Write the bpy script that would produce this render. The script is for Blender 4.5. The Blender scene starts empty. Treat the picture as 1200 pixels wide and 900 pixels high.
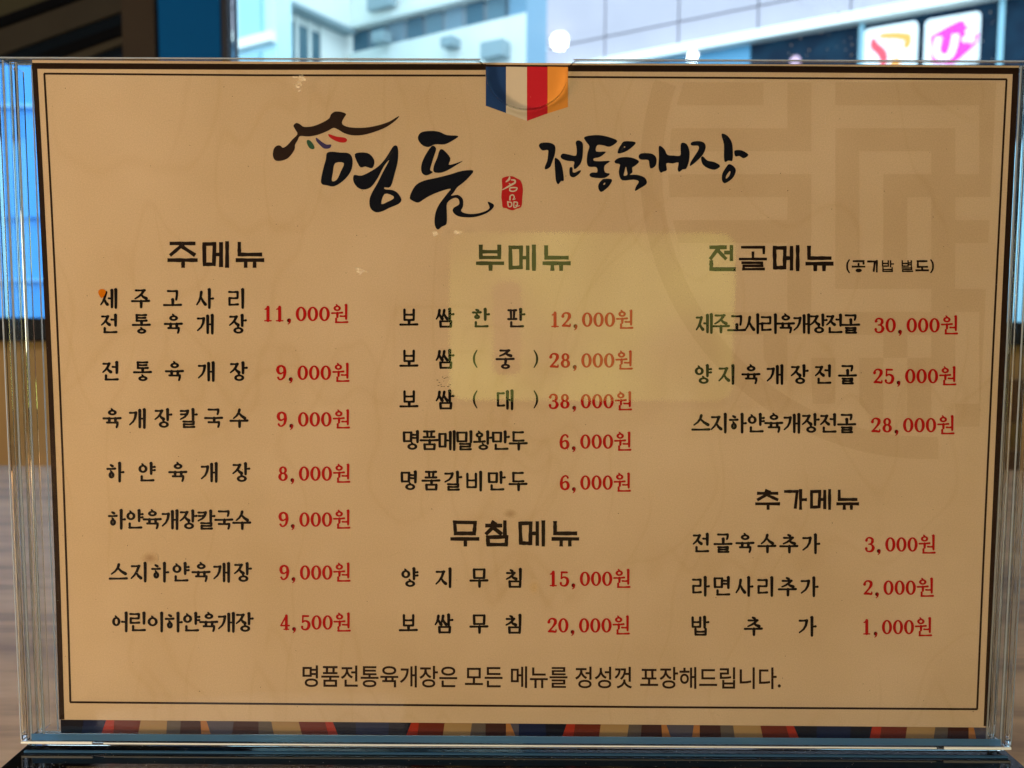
import bpy, bmesh, math, random
from mathutils import Vector, Matrix
from mathutils.geometry import tessellate_polygon
random.seed(7)
SC = bpy.context.scene
COL = SC.collection

# ------------------------------------------------------------------ camera
F_PX = 600/math.tan(math.radians(33))            # focal length in pixels of the 1200x900 photograph
CAM = Vector((-.0032, -.2438, .1312))
def cam_axes(yaw, pitch, roll):
    cy, sy, cp, sp = math.cos(yaw), math.sin(yaw), math.cos(pitch), math.sin(pitch)
    f = Vector((-sy*cp, cy*cp, sp)); r = Vector((cy, sy, 0)); u = r.cross(f)
    c, s = math.cos(roll), math.sin(roll)
    return c*r+s*u, -s*r+c*u, f
AR, AU, AF = cam_axes(math.radians(.14), math.radians(-4.26), math.radians(.25))
cam_d = bpy.data.cameras.new('camera'); cam = bpy.data.objects.new('camera', cam_d); COL.objects.link(cam)
cam.matrix_world = Matrix(((AR.x, AU.x, -AF.x, CAM.x), (AR.y, AU.y, -AF.y, CAM.y), (AR.z, AU.z, -AF.z, CAM.z), (0, 0, 0, 1)))
cam_d.sensor_width = 36; cam_d.lens = 18/math.tan(math.radians(33))
cam_d.clip_start = .01; cam_d.clip_end = 300
cam_d.dof.use_dof = True; cam_d.dof.focus_distance = .243; cam_d.dof.aperture_fstop = cam_d.lens/1.9
SC.camera = cam

# ------------------------------------------------------------------ world (daylight over the street; the room encloses the table)
W = bpy.data.worlds.new('World'); SC.world = W; W.use_nodes = True
bg = W.node_tree.nodes['Background']; bg.inputs[0].default_value = (.70, .87, 1.0, 1); bg.inputs[1].default_value = 3.5
SC.view_settings.view_transform = 'Standard'; SC.view_settings.look = 'None'
SC.view_settings.exposure = 0; SC.view_settings.gamma = 1
SC.cycles.max_bounces = 14; SC.cycles.transparent_max_bounces = 24; SC.cycles.transmission_bounces = 12; SC.cycles.glossy_bounces = 8
SC.cycles.use_denoising = True; SC.cycles.sample_clamp_indirect = 4; SC.cycles.caustics_refractive = True
SC.cycles.blur_glossy = .3

def area(name, loc, target, sx, sy, power, color):
    d = bpy.data.lights.new(name, 'AREA'); d.shape = 'RECTANGLE'; d.size = sx; d.size_y = sy; d.energy = power; d.color = color
    o = bpy.data.objects.new(name, d); COL.objects.link(o); o.location = loc
    o.rotation_euler = (Vector(target)-Vector(loc)).to_track_quat('-Z', 'Y').to_euler(); return o
# warm fill lights added behind the camera, standing in for the room lamps
area('front_fill_light', (-.95, -2.6, 1.42), (-.1, 0, .1), 1.1, .36, 20, (1, .845, .76))
area('front_fill_light', (1.1, -2.9, 1.45), (.1, 0, .1), 1.1, .36, 3, (1, .85, .78))

area('left_fill_light', (-1.05, -.95, .20), (-.05, 0, .05), .30, .24, 3.6, (1, .80, .55))  # added fill from the left, no known lamp there
area('low_fill_light', (-.60, -.50, .03), (-.02, 0, .03), .10, .06, 2.9, (1, .74, .44))  # added low fill that brightens the lower left of the sheet

# ------------------------------------------------------------------ rays of the photograph
def ray(px, py): return (AF*F_PX + AR*(px-600) - AU*(py-450)).normalized()
def at(px, py, Y):
    d = ray(px, py); return CAM + d*((Y-CAM.y)/d.y)
def at_z(px, py, Z):
    d = ray(px, py); return CAM + d*((Z-CAM.z)/d.z)
def S(px, py):                                    # a point of the print, measured on the sheet plane
    p = at(px, py, 0); return p.x, p.z

# ------------------------------------------------------------------ helpers
def link(name, me, mat=None, parent=None):
    o = bpy.data.objects.new(name, me); COL.objects.link(o)
    if mat is not None:
        for m in (mat if isinstance(mat, (list, tuple)) else [mat]): me.materials.append(m)
    if parent: o.parent = parent
    return o
def tag(o, label=None, cat=None, group=None, kind=None):
    if label: o['label'] = label
    if cat: o['category'] = cat
    if group: o['group'] = group
    if kind: o['kind'] = kind
    return o
def thing(name, label, cat, loc=(0, 0, 0), group=None):
    o = bpy.data.objects.new(name, None); COL.objects.link(o); o.location = loc; o.empty_display_size = .05
    return tag(o, label, cat, group)
class MB:
    def __init__(s): s.v = []; s.f = []; s.mi = []
    def poly(s, pts, mi=0):
        n = len(s.v); s.v += [tuple(p) for p in pts]; s.f.append(tuple(range(n, n+len(pts)))); s.mi.append(mi)
    def box(s, a, b, mi=0):
        x0, y0, z0 = a; x1, y1, z1 = b
        s.hexa([(x0, y0, z0), (x1, y0, z0), (x1, y1, z0), (x0, y1, z0), (x0, y0, z1), (x1, y0, z1), (x1, y1, z1), (x0, y1, z1)], mi)
    def hexa(s, c, mi=0):
        n = len(s.v); s.v += [tuple(p) for p in c]
        for q in ((0, 3, 2, 1), (4, 5, 6, 7), (0, 1, 5, 4), (1, 2, 6, 5), (2, 3, 7, 6), (3, 0, 4, 7)):
            s.f.append(tuple(n+i for i in q)); s.mi.append(mi)
    def tess(s, loops, f3, mi=0):                  # loops of 2D points, first outer then holes
        n = len(s.v); flat = [p for l in loops for p in l]
        s.v += [tuple(f3(*p)) for p in flat]
        for t in tessellate_polygon([[Vector((p[0], p[1], 0)) for p in l] for l in loops]):
            s.f.append(tuple(n+i for i in t)); s.mi.append(mi)
    def build(s, name, mat, parent=None, bevel=0, smooth=False):
        me = bpy.data.meshes.new(name); me.from_pydata(s.v, [], s.f)
        for p, m in zip(me.polygons, s.mi): p.material_index = m
        if smooth:
            for p in me.polygons: p.use_smooth = True
        me.update(); o = link(name, me, mat, parent)
        if bevel:
            bm = bmesh.new(); bm.from_mesh(me); bmesh.ops.remove_doubles(bm, verts=bm.verts, dist=1e-7)
            bmesh.ops.bevel(bm, geom=bm.edges[:], offset=bevel, segments=2, affect='EDGES', profile=.5)
            bm.to_mesh(me); bm.free()
        return o
def box(name, a, b, mat, parent=None, bevel=0):
    m = MB(); m.box(a, b); return m.build(name, mat, parent, bevel)

# ------------------------------------------------------------------ materials
def mat(name, color=(.5, .5, .5), rough=.5, metal=0, spec=.5, emit=None, es=0, coat=0):
    m = bpy.data.materials.new(name); m.use_nodes = True; b = m.node_tree.nodes['Principled BSDF']
    b.inputs['Base Color'].default_value = (*color, 1); b.inputs['Roughness'].default_value = rough
    b.inputs['Metallic'].default_value = metal; b.inputs['Specular IOR Level'].default_value = spec
    b.inputs['Coat Weight'].default_value = coat
    if emit: b.inputs['Emission Color'].default_value = (*emit, 1); b.inputs['Emission Strength'].default_value = es
    return m
def N(m, t, **kw):
    n = m.node_tree.nodes.new(t)
    for k, v in kw.items(): setattr(n, k, v)
    return n
def L(m, a, b): m.node_tree.links.new(a, b)
def noise_mat(name, c1, c2, scale=5, detail=5, rough=.6, spec=.4, bump=0, stretch=(1, 1, 1), lo=.35, hi=.65):
    m = mat(name, c1, rough, spec=spec); b = m.node_tree.nodes['Principled BSDF']
    tc = N(m, 'ShaderNodeTexCoord'); mp = N(m, 'ShaderNodeMapping'); mp.inputs['Scale'].default_value = stretch
    L(m, tc.outputs['Object'], mp.inputs[0])
    n = N(m, 'ShaderNodeTexNoise'); n.inputs['Scale'].default_value = scale; n.inputs['Detail'].default_value = detail
    L(m, mp.outputs[0], n.inputs['Vector'])
    r = N(m, 'ShaderNodeValToRGB'); r.color_ramp.elements[0].position = lo; r.color_ramp.elements[1].position = hi
    r.color_ramp.elements[0].color = (*c1, 1); r.color_ramp.elements[1].color = (*c2, 1)
    L(m, n.outputs['Fac'], r.inputs[0]); L(m, r.outputs[0], b.inputs['Base Color'])
    if bump:
        bp = N(m, 'ShaderNodeBump'); bp.inputs['Strength'].default_value = bump; bp.inputs['Distance'].default_value = .002
        L(m, n.outputs['Fac'], bp.inputs['Height']); L(m, bp.outputs[0], b.inputs['Normal'])
    return m
def thin_glass(name, tint=(1, 1, 1), rough=.02, ior=1.49, extra=1.0, bump=0):
    """a flat clear plate: what is behind it stays straight, its faces mirror as a pane does"""
    m = bpy.data.materials.new(name); m.use_nodes = True; nt = m.node_tree; nt.nodes.remove(nt.nodes['Principled BSDF'])
    out = nt.nodes['Material Output']
    t = N(m, 'ShaderNodeBsdfTransparent'); t.inputs[0].default_value = (*tint, 1)
    g = N(m, 'ShaderNodeBsdfGlossy'); g.inputs['Roughness'].default_value = rough
    fr = N(m, 'ShaderNodeFresnel'); fr.inputs['IOR'].default_value = ior
    mu = N(m, 'ShaderNodeMath', operation='MULTIPLY', use_clamp=True); mu.inputs[1].default_value = extra
    L(m, fr.outputs[0], mu.inputs[0]); mx = N(m, 'ShaderNodeMixShader')
    L(m, mu.outputs[0], mx.inputs[0]); L(m, t.outputs[0], mx.inputs[1]); L(m, g.outputs[0], mx.inputs[2]); L(m, mx.outputs[0], out.inputs[0])
    if bump:
        tc = N(m, 'ShaderNodeTexCoord'); n = N(m, 'ShaderNodeTexNoise'); n.inputs['Scale'].default_value = 14; n.inputs['Detail'].default_value = 1
        L(m, tc.outputs['Object'], n.inputs['Vector']); bp = N(m, 'ShaderNodeBump'); bp.inputs['Strength'].default_value = bump; bp.inputs['Distance'].default_value = .001
        L(m, n.outputs['Fac'], bp.inputs['Height']); L(m, bp.outputs[0], g.inputs['Normal']); L(m, bp.outputs[0], fr.inputs['Normal'])
    return m
def real_glass(name, color=(1, 1, 1), rough=.0, bump=0, scale=(1, 1, 1)):
    m = bpy.data.materials.new(name); m.use_nodes = True; nt = m.node_tree; nt.nodes.remove(nt.nodes['Principled BSDF'])
    g = N(m, 'ShaderNodeBsdfGlass'); g.inputs['Color'].default_value = (*color, 1); g.inputs['Roughness'].default_value = rough; g.inputs['IOR'].default_value = 1.49
    L(m, g.outputs[0], nt.nodes['Material Output'].inputs[0])
    if bump:
        tc = N(m, 'ShaderNodeTexCoord'); mp = N(m, 'ShaderNodeMapping'); mp.inputs['Scale'].default_value = scale
        n = N(m, 'ShaderNodeTexNoise'); n.inputs['Scale'].default_value = 1; n.inputs['Detail'].default_value = 3
        L(m, tc.outputs['Object'], mp.inputs[0]); L(m, mp.outputs[0], n.inputs['Vector'])
        bp = N(m, 'ShaderNodeBump'); bp.inputs['Strength'].default_value = bump; bp.inputs['Distance'].default_value = .0006
        L(m, n.outputs['Fac'], bp.inputs['Height']); L(m, bp.outputs[0], g.inputs['Normal'])
    return m

PAPER = (.655, .470, .308)
def paper_mat(name, k=(1, 1, 1), fibres=True):
    m = mat(name, PAPER, .8, spec=.1); nt = m.node_tree; b = nt.nodes['Principled BSDF']
    tc = N(m, 'ShaderNodeTexCoord')
    def noise(sc, det, stretch=(1, 1, 1)):
        mp = N(m, 'ShaderNodeMapping'); mp.inputs['Scale'].default_value = stretch; L(m, tc.outputs['Object'], mp.inputs[0])
        n = N(m, 'ShaderNodeTexNoise'); n.inputs['Scale'].default_value = sc; n.inputs['Detail'].default_value = det
        L(m, mp.outputs[0], n.inputs['Vector']); return n.outputs['Fac']
    def ramp(fac, p0, c0, p1, c1):
        r = N(m, 'ShaderNodeValToRGB'); e = r.color_ramp.elements
        e[0].position = p0; e[0].color = (*c0, 1); e[1].position = p1; e[1].color = (*c1, 1); L(m, fac, r.inputs[0]); return r.outputs[0]
    def mul(a, bb):
        x = N(m, 'ShaderNodeMix', data_type='RGBA', blend_type='MULTIPLY'); x.inputs[0].default_value = 1
        L(m, a, x.inputs[6])
        if isinstance(bb, tuple): x.inputs[7].default_value = (*bb, 1)
        else: L(m, bb, x.inputs[7])
        return x.outputs[2]
    P = PAPER
    c = ramp(noise(7, 4), .32, (P[0]*.93, P[1]*.91, P[2]*.86), .68, (P[0]*1.06, P[1]*1.07, P[2]*1.10))
    c = mul(c, ramp(noise(28, 3), .35, (.975, .965, .95), .65, (1.02, 1.02, 1.03)))
    c = mul(c, ramp(noise(2600, 1), .3, (.93, .93, .92), .7, (1.05, 1.05, 1.06)))
    if fibres:                                    # long hair-like fibres and creases printed in the paper pattern
        for sc, st, w, dark in ((11, (2.2, 1, .8), .009, .963), (17, (1.0, 1, .55), .007, .967), (7, (1.6, 1, 1.2), .007, .967)):
            f = noise(sc, 2.0, st)
            d = N(m, 'ShaderNodeMath', operation='SUBTRACT'); d.inputs[1].default_value = .5; L(m, f, d.inputs[0])
            a = N(m, 'ShaderNodeMath', operation='ABSOLUTE'); L(m, d.outputs[0], a.inputs[0])
            ln = ramp(a.outputs[0], 0, (dark, dark*.985, dark*.96), w, (1, 1, 1))
            msk = ramp(noise(sc*1.7, 1), .52, (1, 1, 1), .64, (0, 0, 0))
            x = N(m, 'ShaderNodeMix', data_type='RGBA', blend_type='MIX'); L(m, msk, x.inputs[0]); L(m, ln, x.inputs[6]); x.inputs[7].default_value = (1, 1, 1, 1)
            # mask white = fibre hidden
            iv = N(m, 'ShaderNodeMix', data_type='RGBA', blend_type='MIX'); L(m, msk, iv.inputs[0]); iv.inputs[6].default_value = (1, 1, 1, 1); L(m, ln, iv.inputs[7])
            c = mul(c, iv.outputs[2])
    c = mul(c, k); L(m, c, b.inputs['Base Color'])
    tr = N(m, 'ShaderNodeBsdfTranslucent'); L(m, c, tr.inputs[0])
    mx = N(m, 'ShaderNodeMixShader'); mx.inputs[0].default_value = .07
    L(m, b.outputs[0], mx.inputs[1]); L(m, tr.outputs[0], mx.inputs[2]); L(m, mx.outputs[0], nt.nodes['Material Output'].inputs[0])
    return m
M = {}
M['paper'] = paper_mat('kraft_paper'); M['paper_dark'] = paper_mat('kraft_paper_fret', (.932, .922, .91))
M['frame'] = mat('frame_ink', (.022, .010, .006), .7, spec=.08); M['ink'] = mat('black_ink', (.007, .005, .005), .7, spec=.08)
M['ink_blue'] = mat('blue_black_ink', (.004, .005, .011), .7, spec=.08); M['brown_ink'] = mat('brown_ink', (.024, .012, .009), .7, spec=.08)
M['head_ink'] = mat('heading_ink', (.014, .007, .005), .7, spec=.08); M['red_ink'] = mat('red_ink', (.41, .004, .005), .7, spec=.1)
M['seal_red'] = mat('seal_red', (.45, .012, .014), .6, spec=.1); M['green_ink'] = mat('green_ink', (.03, .09, .05), .6, spec=.1)
M['violet_ink'] = mat('violet_ink', (.05, .035, .12), .6, spec=.1)
M['flag_blue'] = mat('flag_blue', (.012, .045, .17), .6, spec=.1); M['flag_white'] = mat('flag_white', (.60, .50, .40), .6, spec=.1)
M['flag_red'] = mat('flag_red', (.50, .012, .025), .6, spec=.1); M['flag_orange'] = mat('flag_orange', (.72, .27, .045), .6, spec=.1)
M['plate'] = thin_glass('acrylic_plate', (.985, .992, .995), .012, 1.49, .25, bump=.03)
M['acrylic'] = real_glass('acrylic_solid', (.99, 1, 1), 0, .02, (60, 60, 12))
def frosted(name, color, clear):
    m = bpy.data.materials.new(name); m.use_nodes = True; nt = m.node_tree; nt.nodes.remove(nt.nodes['Principled BSDF'])
    t = N(m, 'ShaderNodeBsdfTransparent'); d = N(m, 'ShaderNodeBsdfTranslucent'); d.inputs[0].default_value = (*color, 1)
    g = N(m, 'ShaderNodeBsdfDiffuse'); g.inputs[0].default_value = (*[c*.5 for c in color], 1)
    a = N(m, 'ShaderNodeMixShader'); a.inputs[0].default_value = .3; L(m, d.outputs[0], a.inputs[1]); L(m, g.outputs[0], a.inputs[2])
    x = N(m, 'ShaderNodeMixShader'); x.inputs[0].default_value = clear; L(m, a.outputs[0], x.inputs[1]); L(m, t.outputs[0], x.inputs[2]); L(m, x.outputs[0], nt.nodes['Material Output'].inputs[0])
    return m
M['frosted'] = frosted('blue_lit_acrylic', (.28, .60, .95), .25)  # blue window light put into the acrylic colour
M['line'] = frosted('edge_glint_white', (.97, .99, 1.0), .12)  # white put into the colour for bright edge glints
M['edge'] = mat('sawn_acrylic_edge', (.93, .96, .98), .2)
M['black'] = noise_mat('black_acrylic', (.004, .004, .005), (.008, .008, .010), 40, 3, .05, .3)
M['stain'] = mat('sauce_stain', (.58, .15, .002), .7, spec=.05)
M['dust'] = mat('dust', (.6, .58, .55), .9)

# ------------------------------------------------------------------ Hangul strokes
CHO = 'ㄱㄲㄴㄷㄸㄹㅁㅂㅃㅅㅆㅇㅈㅉㅊㅋㅌㅍㅎ'; JUNG = 'ㅏㅐㅑㅒㅓㅔㅕㅖㅗㅘㅙㅚㅛㅜㅝㅞㅟㅠㅡㅢㅣ'
JONG = ' ㄱㄲㄳㄴㄵㄶㄷㄹㄺㄻㄼㄽㄾㄿㅀㅁㅂㅄㅅㅆㅇㅈㅊㅋㅌㅍㅎ'
def jamo(j, bx, ctx, blk):
    """strokes (kind, points) of a consonant inside bx; ctx l=left of a stem, t=above a bar, f=final"""
    x0, y0, x1, y1 = bx
    def q(u, v): return (x0+(x1-x0)*u, y0+(y1-y0)*v)
    def st(kind, *p): return (kind, [q(*a) for a in p])
    if j == 'ㄱ':
        if blk: return [st('b', (0, 1), (1, 1), (1 if ctx != 'l' else .85, 0))]
        if ctx == 'l': return [st('h', (.02, .93), (.92, .95)), st('d', (.86, .95), (.74, .55), (.48, .25), (.0, .0))]
        return [st('h', (0, 1), (1, 1)), st('s', (.95, 1), (.95, .5), (.88, 0))]
    if j == 'ㄲ':
        w = (x1-x0)*.5
        return jamo('ㄱ', (x0, y0, x0+w*.85, y1), ctx, blk)+jamo('ㄱ', (x0+w*1.05, y0, x1, y1), ctx, blk)
    if j == 'ㅋ': return jamo('ㄱ', bx, ctx, blk)+[st('h', (.05, .55), (.75, .58))]
    if j == 'ㄴ':
        if blk: return [st('b', (0, 1), (0, 0), (1, 0))]
        return [st('s', (.06, 1), (.06, .05)), st('h', (.03, .04), (1, .08))]
    if j == 'ㄷ': return [st('h', (.03, 1), (.95, 1)), st('s', (.07, 1), (.07, .05)), st('h', (.05, .03), (1, .05))]
    if j == 'ㅌ': return [st('h', (.03, 1), (.95, 1)), st('h', (.07, .52), (.88, .52)), st('s', (.07, 1), (.07, .03)), st('h', (.05, 0), (1, .02))]
    if j == 'ㄹ': return [st('h', (.02, 1), (.92, 1)), st('s', (.9, 1), (.9, .52)), st('h', (.08, .52), (.93, .52)), st('s', (.07, .52), (.07, .03)), st('h', (.05, 0), (1, .03))]
    if j == 'ㅁ': return [st('c', (.04, 1), (.96, 1), (.93, .02), (.07, .02))]
    if j == 'ㅂ': return [st('s', (.06, 1.06), (.06, 0)), st('s', (.94, 1.06), (.94, 0)), st('h', (.06, .55), (.94, .55)), st('h', (.06, .02), (.94, .02))]
    if j == 'ㅅ':
        return [st('d', (.52, 1), (.44, .62), (.26, .28), (0, 0)), st('e', (.46, .62), (.70, .28), (1, .02))]
    if j == 'ㅆ':
        return jamo('ㅅ', (x0, y0, x0+(x1-x0)*.55, y1), ctx, blk)+jamo('ㅅ', (x0+(x1-x0)*.42, y0, x1, y1), ctx, blk)
    if j == 'ㅇ': return [('o', [q(.5, .5), ((x1-x0)/2, (y1-y0)/2)])]
    if j == 'ㅈ':
        if blk: return [st('h', (0, 1), (1, 1)), st('e', (.55, .96), (0, 0)), st('e', (.45, .75), (1, 0))]
        return [st('h', (.05, .95), (.9, .97)), st('d', (.78, .97), (.58, .55), (.32, .25), (0, 0)), st('e', (.5, .48), (.72, .2), (1, .02))]
    if j == 'ㅊ': return jamo('ㅈ', (x0, y0, x1, y0+(y1-y0)*.72), ctx, blk)+[st('t', (.42, 1.02), (.6, .9))]
    if j == 'ㅍ': return [st('h', (.02, 1), (.98, 1)), st('s', (.3, 1), (.34, .04)), st('s', (.7, 1), (.66, .04)), st('h', (0, 0), (1, .02))]
    if j == 'ㅎ': return [st('t', (.40, 1.04), (.62, .95)), st('h', (.02, .74), (.98, .76)), ('o', [q(.5, .28), ((x1-x0)*.32, (y1-y0)*.28)])]
    return []
def syllable(ch, blk=False):
    c = ord(ch)-0xAC00; I = CHO[c//588]; V = JUNG[(c % 588)//28]; Fn = JONG[c % 28].strip()
    out = []; h = lambda a, b, y, y2=None: out.append(('h', [(a, y), (b, y if y2 is None else y2)]))
    v = lambda x, a, b: out.append(('v', [(x, a), (x, b)]))
    if V in 'ㅏㅐㅑㅓㅔㅕㅣ':
        lo, hi = (.44, .94) if Fn else (.14, .86)
        if blk: lo, hi = (.5, .97) if Fn else (.06, .94)
        x1 = {'ㅏ': .54, 'ㅑ': .54, 'ㅓ': .5, 'ㅕ': .5, 'ㅔ': .42, 'ㅐ': .46, 'ㅣ': .6}[V]
        if blk: x1 = {'ㅏ': .6, 'ㅑ': .6, 'ㅓ': .6, 'ㅕ': .6, 'ㅔ': .46, 'ㅐ': .46, 'ㅣ': .66}[V]
        x0 = .05
        if I == 'ㅇ': lo, hi = ((lo+.02, hi-.0) if Fn else (.26, .8))
        if I == 'ㅆ': x0, x1 = .0, .62
        out += jamo(I, (x0, lo, x1, hi), 'l', blk)
        top = 1.0; bot = .40 if Fn else -.03; m = .69 if Fn else .47
        if blk: bot = .44 if Fn else 0
        if V == 'ㅏ': v(.76, top, bot); h(.76, 1.0, m+.02)
        if V == 'ㅑ': v(.76, top, bot); h(.76, .99, m+.1); h(.76, .99, m-.08)
        if V == 'ㅓ': v(.84, top, bot); h(.6 if not blk else .62, .84, m+(.03 if not Fn else .05))
        if V == 'ㅕ': v(.84, top, bot); h(.58, .84, m+.12); h(.58, .84, m-.05)
        if V == 'ㅔ': v(.68, top-.04, bot+.03); v(.90, top, bot); h(.5, .68, m+.03)
        if V == 'ㅐ': v(.62, top-.04, bot+.03); v(.88, top, bot); h(.62, .88, m+.02)
        if V == 'ㅣ': v(.84, top, bot)
        if Fn:
            fb = (.2, 0, .86, .31)
            if Fn == 'ㅇ': fb = (.27, -.03, .82, .36)
            if Fn == 'ㄴ': fb = (.18, .02, .92, .26)
            if blk: fb = (.06, .02, .95, .34) if Fn != 'ㅇ' else (.2, 0, .9, .36)
            out += jamo(Fn, fb, 'f', blk)
    elif V in 'ㅗㅛㅜㅠㅡ':
        if Fn: ib, bar, fb = (.18, .68, .82, 1.0), (.50 if V in 'ㅜㅠ' else .44), (.2, 0, .82, .27)
        else: ib, bar, fb = (.18, .48, .82, .97), (.34 if V in 'ㅜㅠ' else .12), None
        if V in 'ㅗㅛ' and not Fn: ib = (.2, .38, .8, .93)
        if V == 'ㅡ' and not Fn: ib = (.1, .38, .9, .92)
        if blk and not Fn: ib = (.08, .5, .92, .97) if V in 'ㅜㅠ' else (.08, .42, .92, .97)
        if blk and Fn: ib, bar, fb = (.08, .72, .92, .97), .46, (.08, .02, .92, .3)
        if blk and not Fn and V in 'ㅜㅠ': bar = .26
        if I == 'ㅇ': ib = (.26, ib[1]-.0, .74, ib[3]+.02)
        if I == 'ㄱ' and not blk: ib = (ib[0]+.02, ib[1]+.04, ib[2]-.04, ib[3]-.02)
        out += jamo(I, ib, 't', blk); h(0, 1, bar, bar+(0 if blk else .015))
        d = .18 if Fn else .34
        if blk and not Fn: d = .26
        if V == 'ㅜ': v(.52, bar, bar-d)
        if V == 'ㅠ': v(.33, bar, bar-d); v(.68, bar, bar-d)
        if V == 'ㅗ': v(.5, ib[1]+(.02 if I == 'ㄱ' else -.02), bar)
        if V == 'ㅛ': v(.33, ib[1], bar); v(.68, ib[1], bar)
        if Fn:
            if Fn == 'ㅇ': fb = (.26, -.05, .76, .27)
            out += jamo(Fn, fb, 'f', blk)
    elif V == 'ㅝ':
        out += jamo(I, (.10, .66, .52, 1.0), 't', blk); h(0, .64, .53, .56); v(.32, .54, .3); h(.5, .82, .36); v(.84, 1, .2)
        if Fn: out += jamo(Fn, (.2, .0, .95, .22), 'f', blk)
    elif V == 'ㅘ':
        out += jamo(I, (.10, .66, .52, 1.0), 't', blk); h(0, .64, .42, .45); v(.32, .62, .43); v(.78, 1, .32); h(.78, 1, .66)
        if Fn: out += jamo(Fn, (.26, -.03, .8, .31), 'f', blk)
    return out
def ribbon(pts, ws):
    Lf, Rt = [], []
    for i, p in enumerate(pts):
        a = Vector(pts[max(i-1, 0)]); b = Vector(pts[min(i+1, len(pts)-1)]); c = Vector(p)
        t = (b-a).normalized()
        if 0 < i < len(pts)-1:
            t1 = (c-a).normalized(); t2 = (b-c).normalized(); k = 1/max(.5, math.sqrt(max(0, (1+t1.dot(t2))/2)))
        else: k = 1
        n = Vector((-t.y, t.x))*ws[i]/2*k
        Lf.append(tuple(c+n)); Rt.append(tuple(c-n))
    return Lf, Rt
LAYER = [6e-5]
class Print:
    """flat ink printed on the sheet; stacked strokes lie a few microns apart"""
    def __init__(s, base=6e-5): s.m = MB(); s.k = 0; s.base = base
    def y(s): s.k = (s.k+1) % 24; return -(s.base + s.k*2e-6)
    def put(s, loops, mi=0):
        y = s.y(); s.m.tess(loops, lambda px, py: (S(px, py)[0], y, S(px, py)[1]), mi)
    def strip(s, Lf, Rt, close=False, mi=0):
        y = s.y(); n = len(Lf)
        for i in range(n if close else n-1):
            j = (i+1) % n
            s.m.poly([(S(*p)[0], y, S(*p)[1]) for p in (Lf[i], Lf[j], Rt[j], Rt[i])], mi)
    def stroke(s, pts, ws, mi=0, cap=True):
        Lf, Rt = ribbon(pts, ws); s.strip(Lf, Rt, mi=mi)
        if cap:
            for p, w in ((pts[0], ws[0]), (pts[-1], ws[-1])):
                s.put([[(p[0]+w*.48*math.cos(a*math.pi/4), p[1]+w*.48*math.sin(a*math.pi/4)) for a in range(8)]], mi)
    def ring(s, cx, cy, rx, ry, wx, wy, mi=0, n=22, tilt=0):
        o, i_ = [], []
        for k in range(n):
            a = 2*math.pi*k/n; o.append((cx+(rx+wx/2)*math.cos(a), cy+(ry+wy/2)*math.sin(a))); i_.append((cx+(rx-wx/2)*math.cos(a+tilt), cy+(ry-wy/2)*math.sin(a+tilt)))
        s.strip(o, i_, True, mi)
    def glyph(s, ch, cx, cy, w, h=None, style='serif', t=None, slope=0):
        h = h or w; T = t or .170*h
        def q(p):
            x = cx+(p[0]-.5)*w; return (x, cy-(p[1]-.5)*h + slope*(x-cx))
        jit = (lambda: random.uniform(-.35, .35)) if style == 'block' else (lambda: 0)
        if style == 'block' and ch in '골별밥칼': T *= .72
        for kind, P in syllable(ch, style != 'serif'):
            if kind == 'o':
                c = q(P[0]); rx = P[1][0]*w; ry = P[1][1]*h; k = T*.86
                if style == 'serif':
                    s.ring(c[0], c[1]+.02*h, rx-k*.45, ry-k*.45, k*1.1, k*.78)
                    s.stroke([(c[0]-.05*w, c[1]-ry-.02*h), (c[0]+.015*w, c[1]-ry+.05*h)], [k*.7, k*.8])
                else: s.ring(c[0], c[1], rx-T*.4, ry-T*.4, T, T)
                continue
            pts = [q(p) for p in P]
            if style != 'serif':
                if kind == 'c':
                    pts = [(x+jit(), y+jit()) for x, y in pts]; P4 = pts+[pts[0]]
                    for a, b in zip(P4, P4[1:]): s.rough(a, b, T, style == 'block')
                else:
                    for a, b in zip(pts, pts[1:]): s.rough(a, b, T, style == 'block')
                continue
            if kind == 'h':
                (a, b), (c, d) = pts; s.stroke([(a, b), ((a+c)/2, (b+d)/2+.01*h), (c-.03*w, d)], [T*.78, T*.62, T*.86])
            elif kind in ('v', 's'):
                (a, b) = pts[0]; (c, d) = pts[-1]; Tv = T*(1.08 if kind == 'v' else .88)
                if kind == 'v': s.stroke([(a-.055*w, b+.0*h), (a+.01*w, b+.05*h)], [Tv*.6, Tv*.95])
                s.stroke([(a, b)]+([((a+c)/2, (b+d)/2)] if len(pts) == 2 else [pts[1]])+[(c, d)], [Tv, Tv*.9, Tv*.82])
            elif kind == 'd': s.stroke(pts, [T*(1.0-.45*i/(len(pts)-1)) for i in range(len(pts))])
            elif kind == 'e': s.stroke(pts, [T*(.62+.5*i/(len(pts)-1)) for i in range(len(pts))])
            elif kind == 't': s.stroke(pts, [T*.75, T*.95])
            elif kind == 'c':
                s.stroke([pts[0], pts[3]], [T*.9]*2); s.stroke([pts[1], pts[2]], [T*.9]*2)
                s.stroke([pts[0], pts[1]], [T*.68]*2); s.stroke([pts[3], pts[2]], [T*.68]*2)
    def rough(s, a, b, T, wob):
        n = 5 if wob else 1; A, B = Vector(a), Vector(b); t = (B-A).normalized()
        A -= t*T*.42; B += t*T*.42; P, w = [], []
        for i in range(n+1):
            P.append(tuple(A.lerp(B, i/n))); w.append(T*(1+(random.uniform(-.13, .13) if wob else 0)))
        Lf, Rt = ribbon(P, w); s.strip(Lf, Rt)
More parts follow.
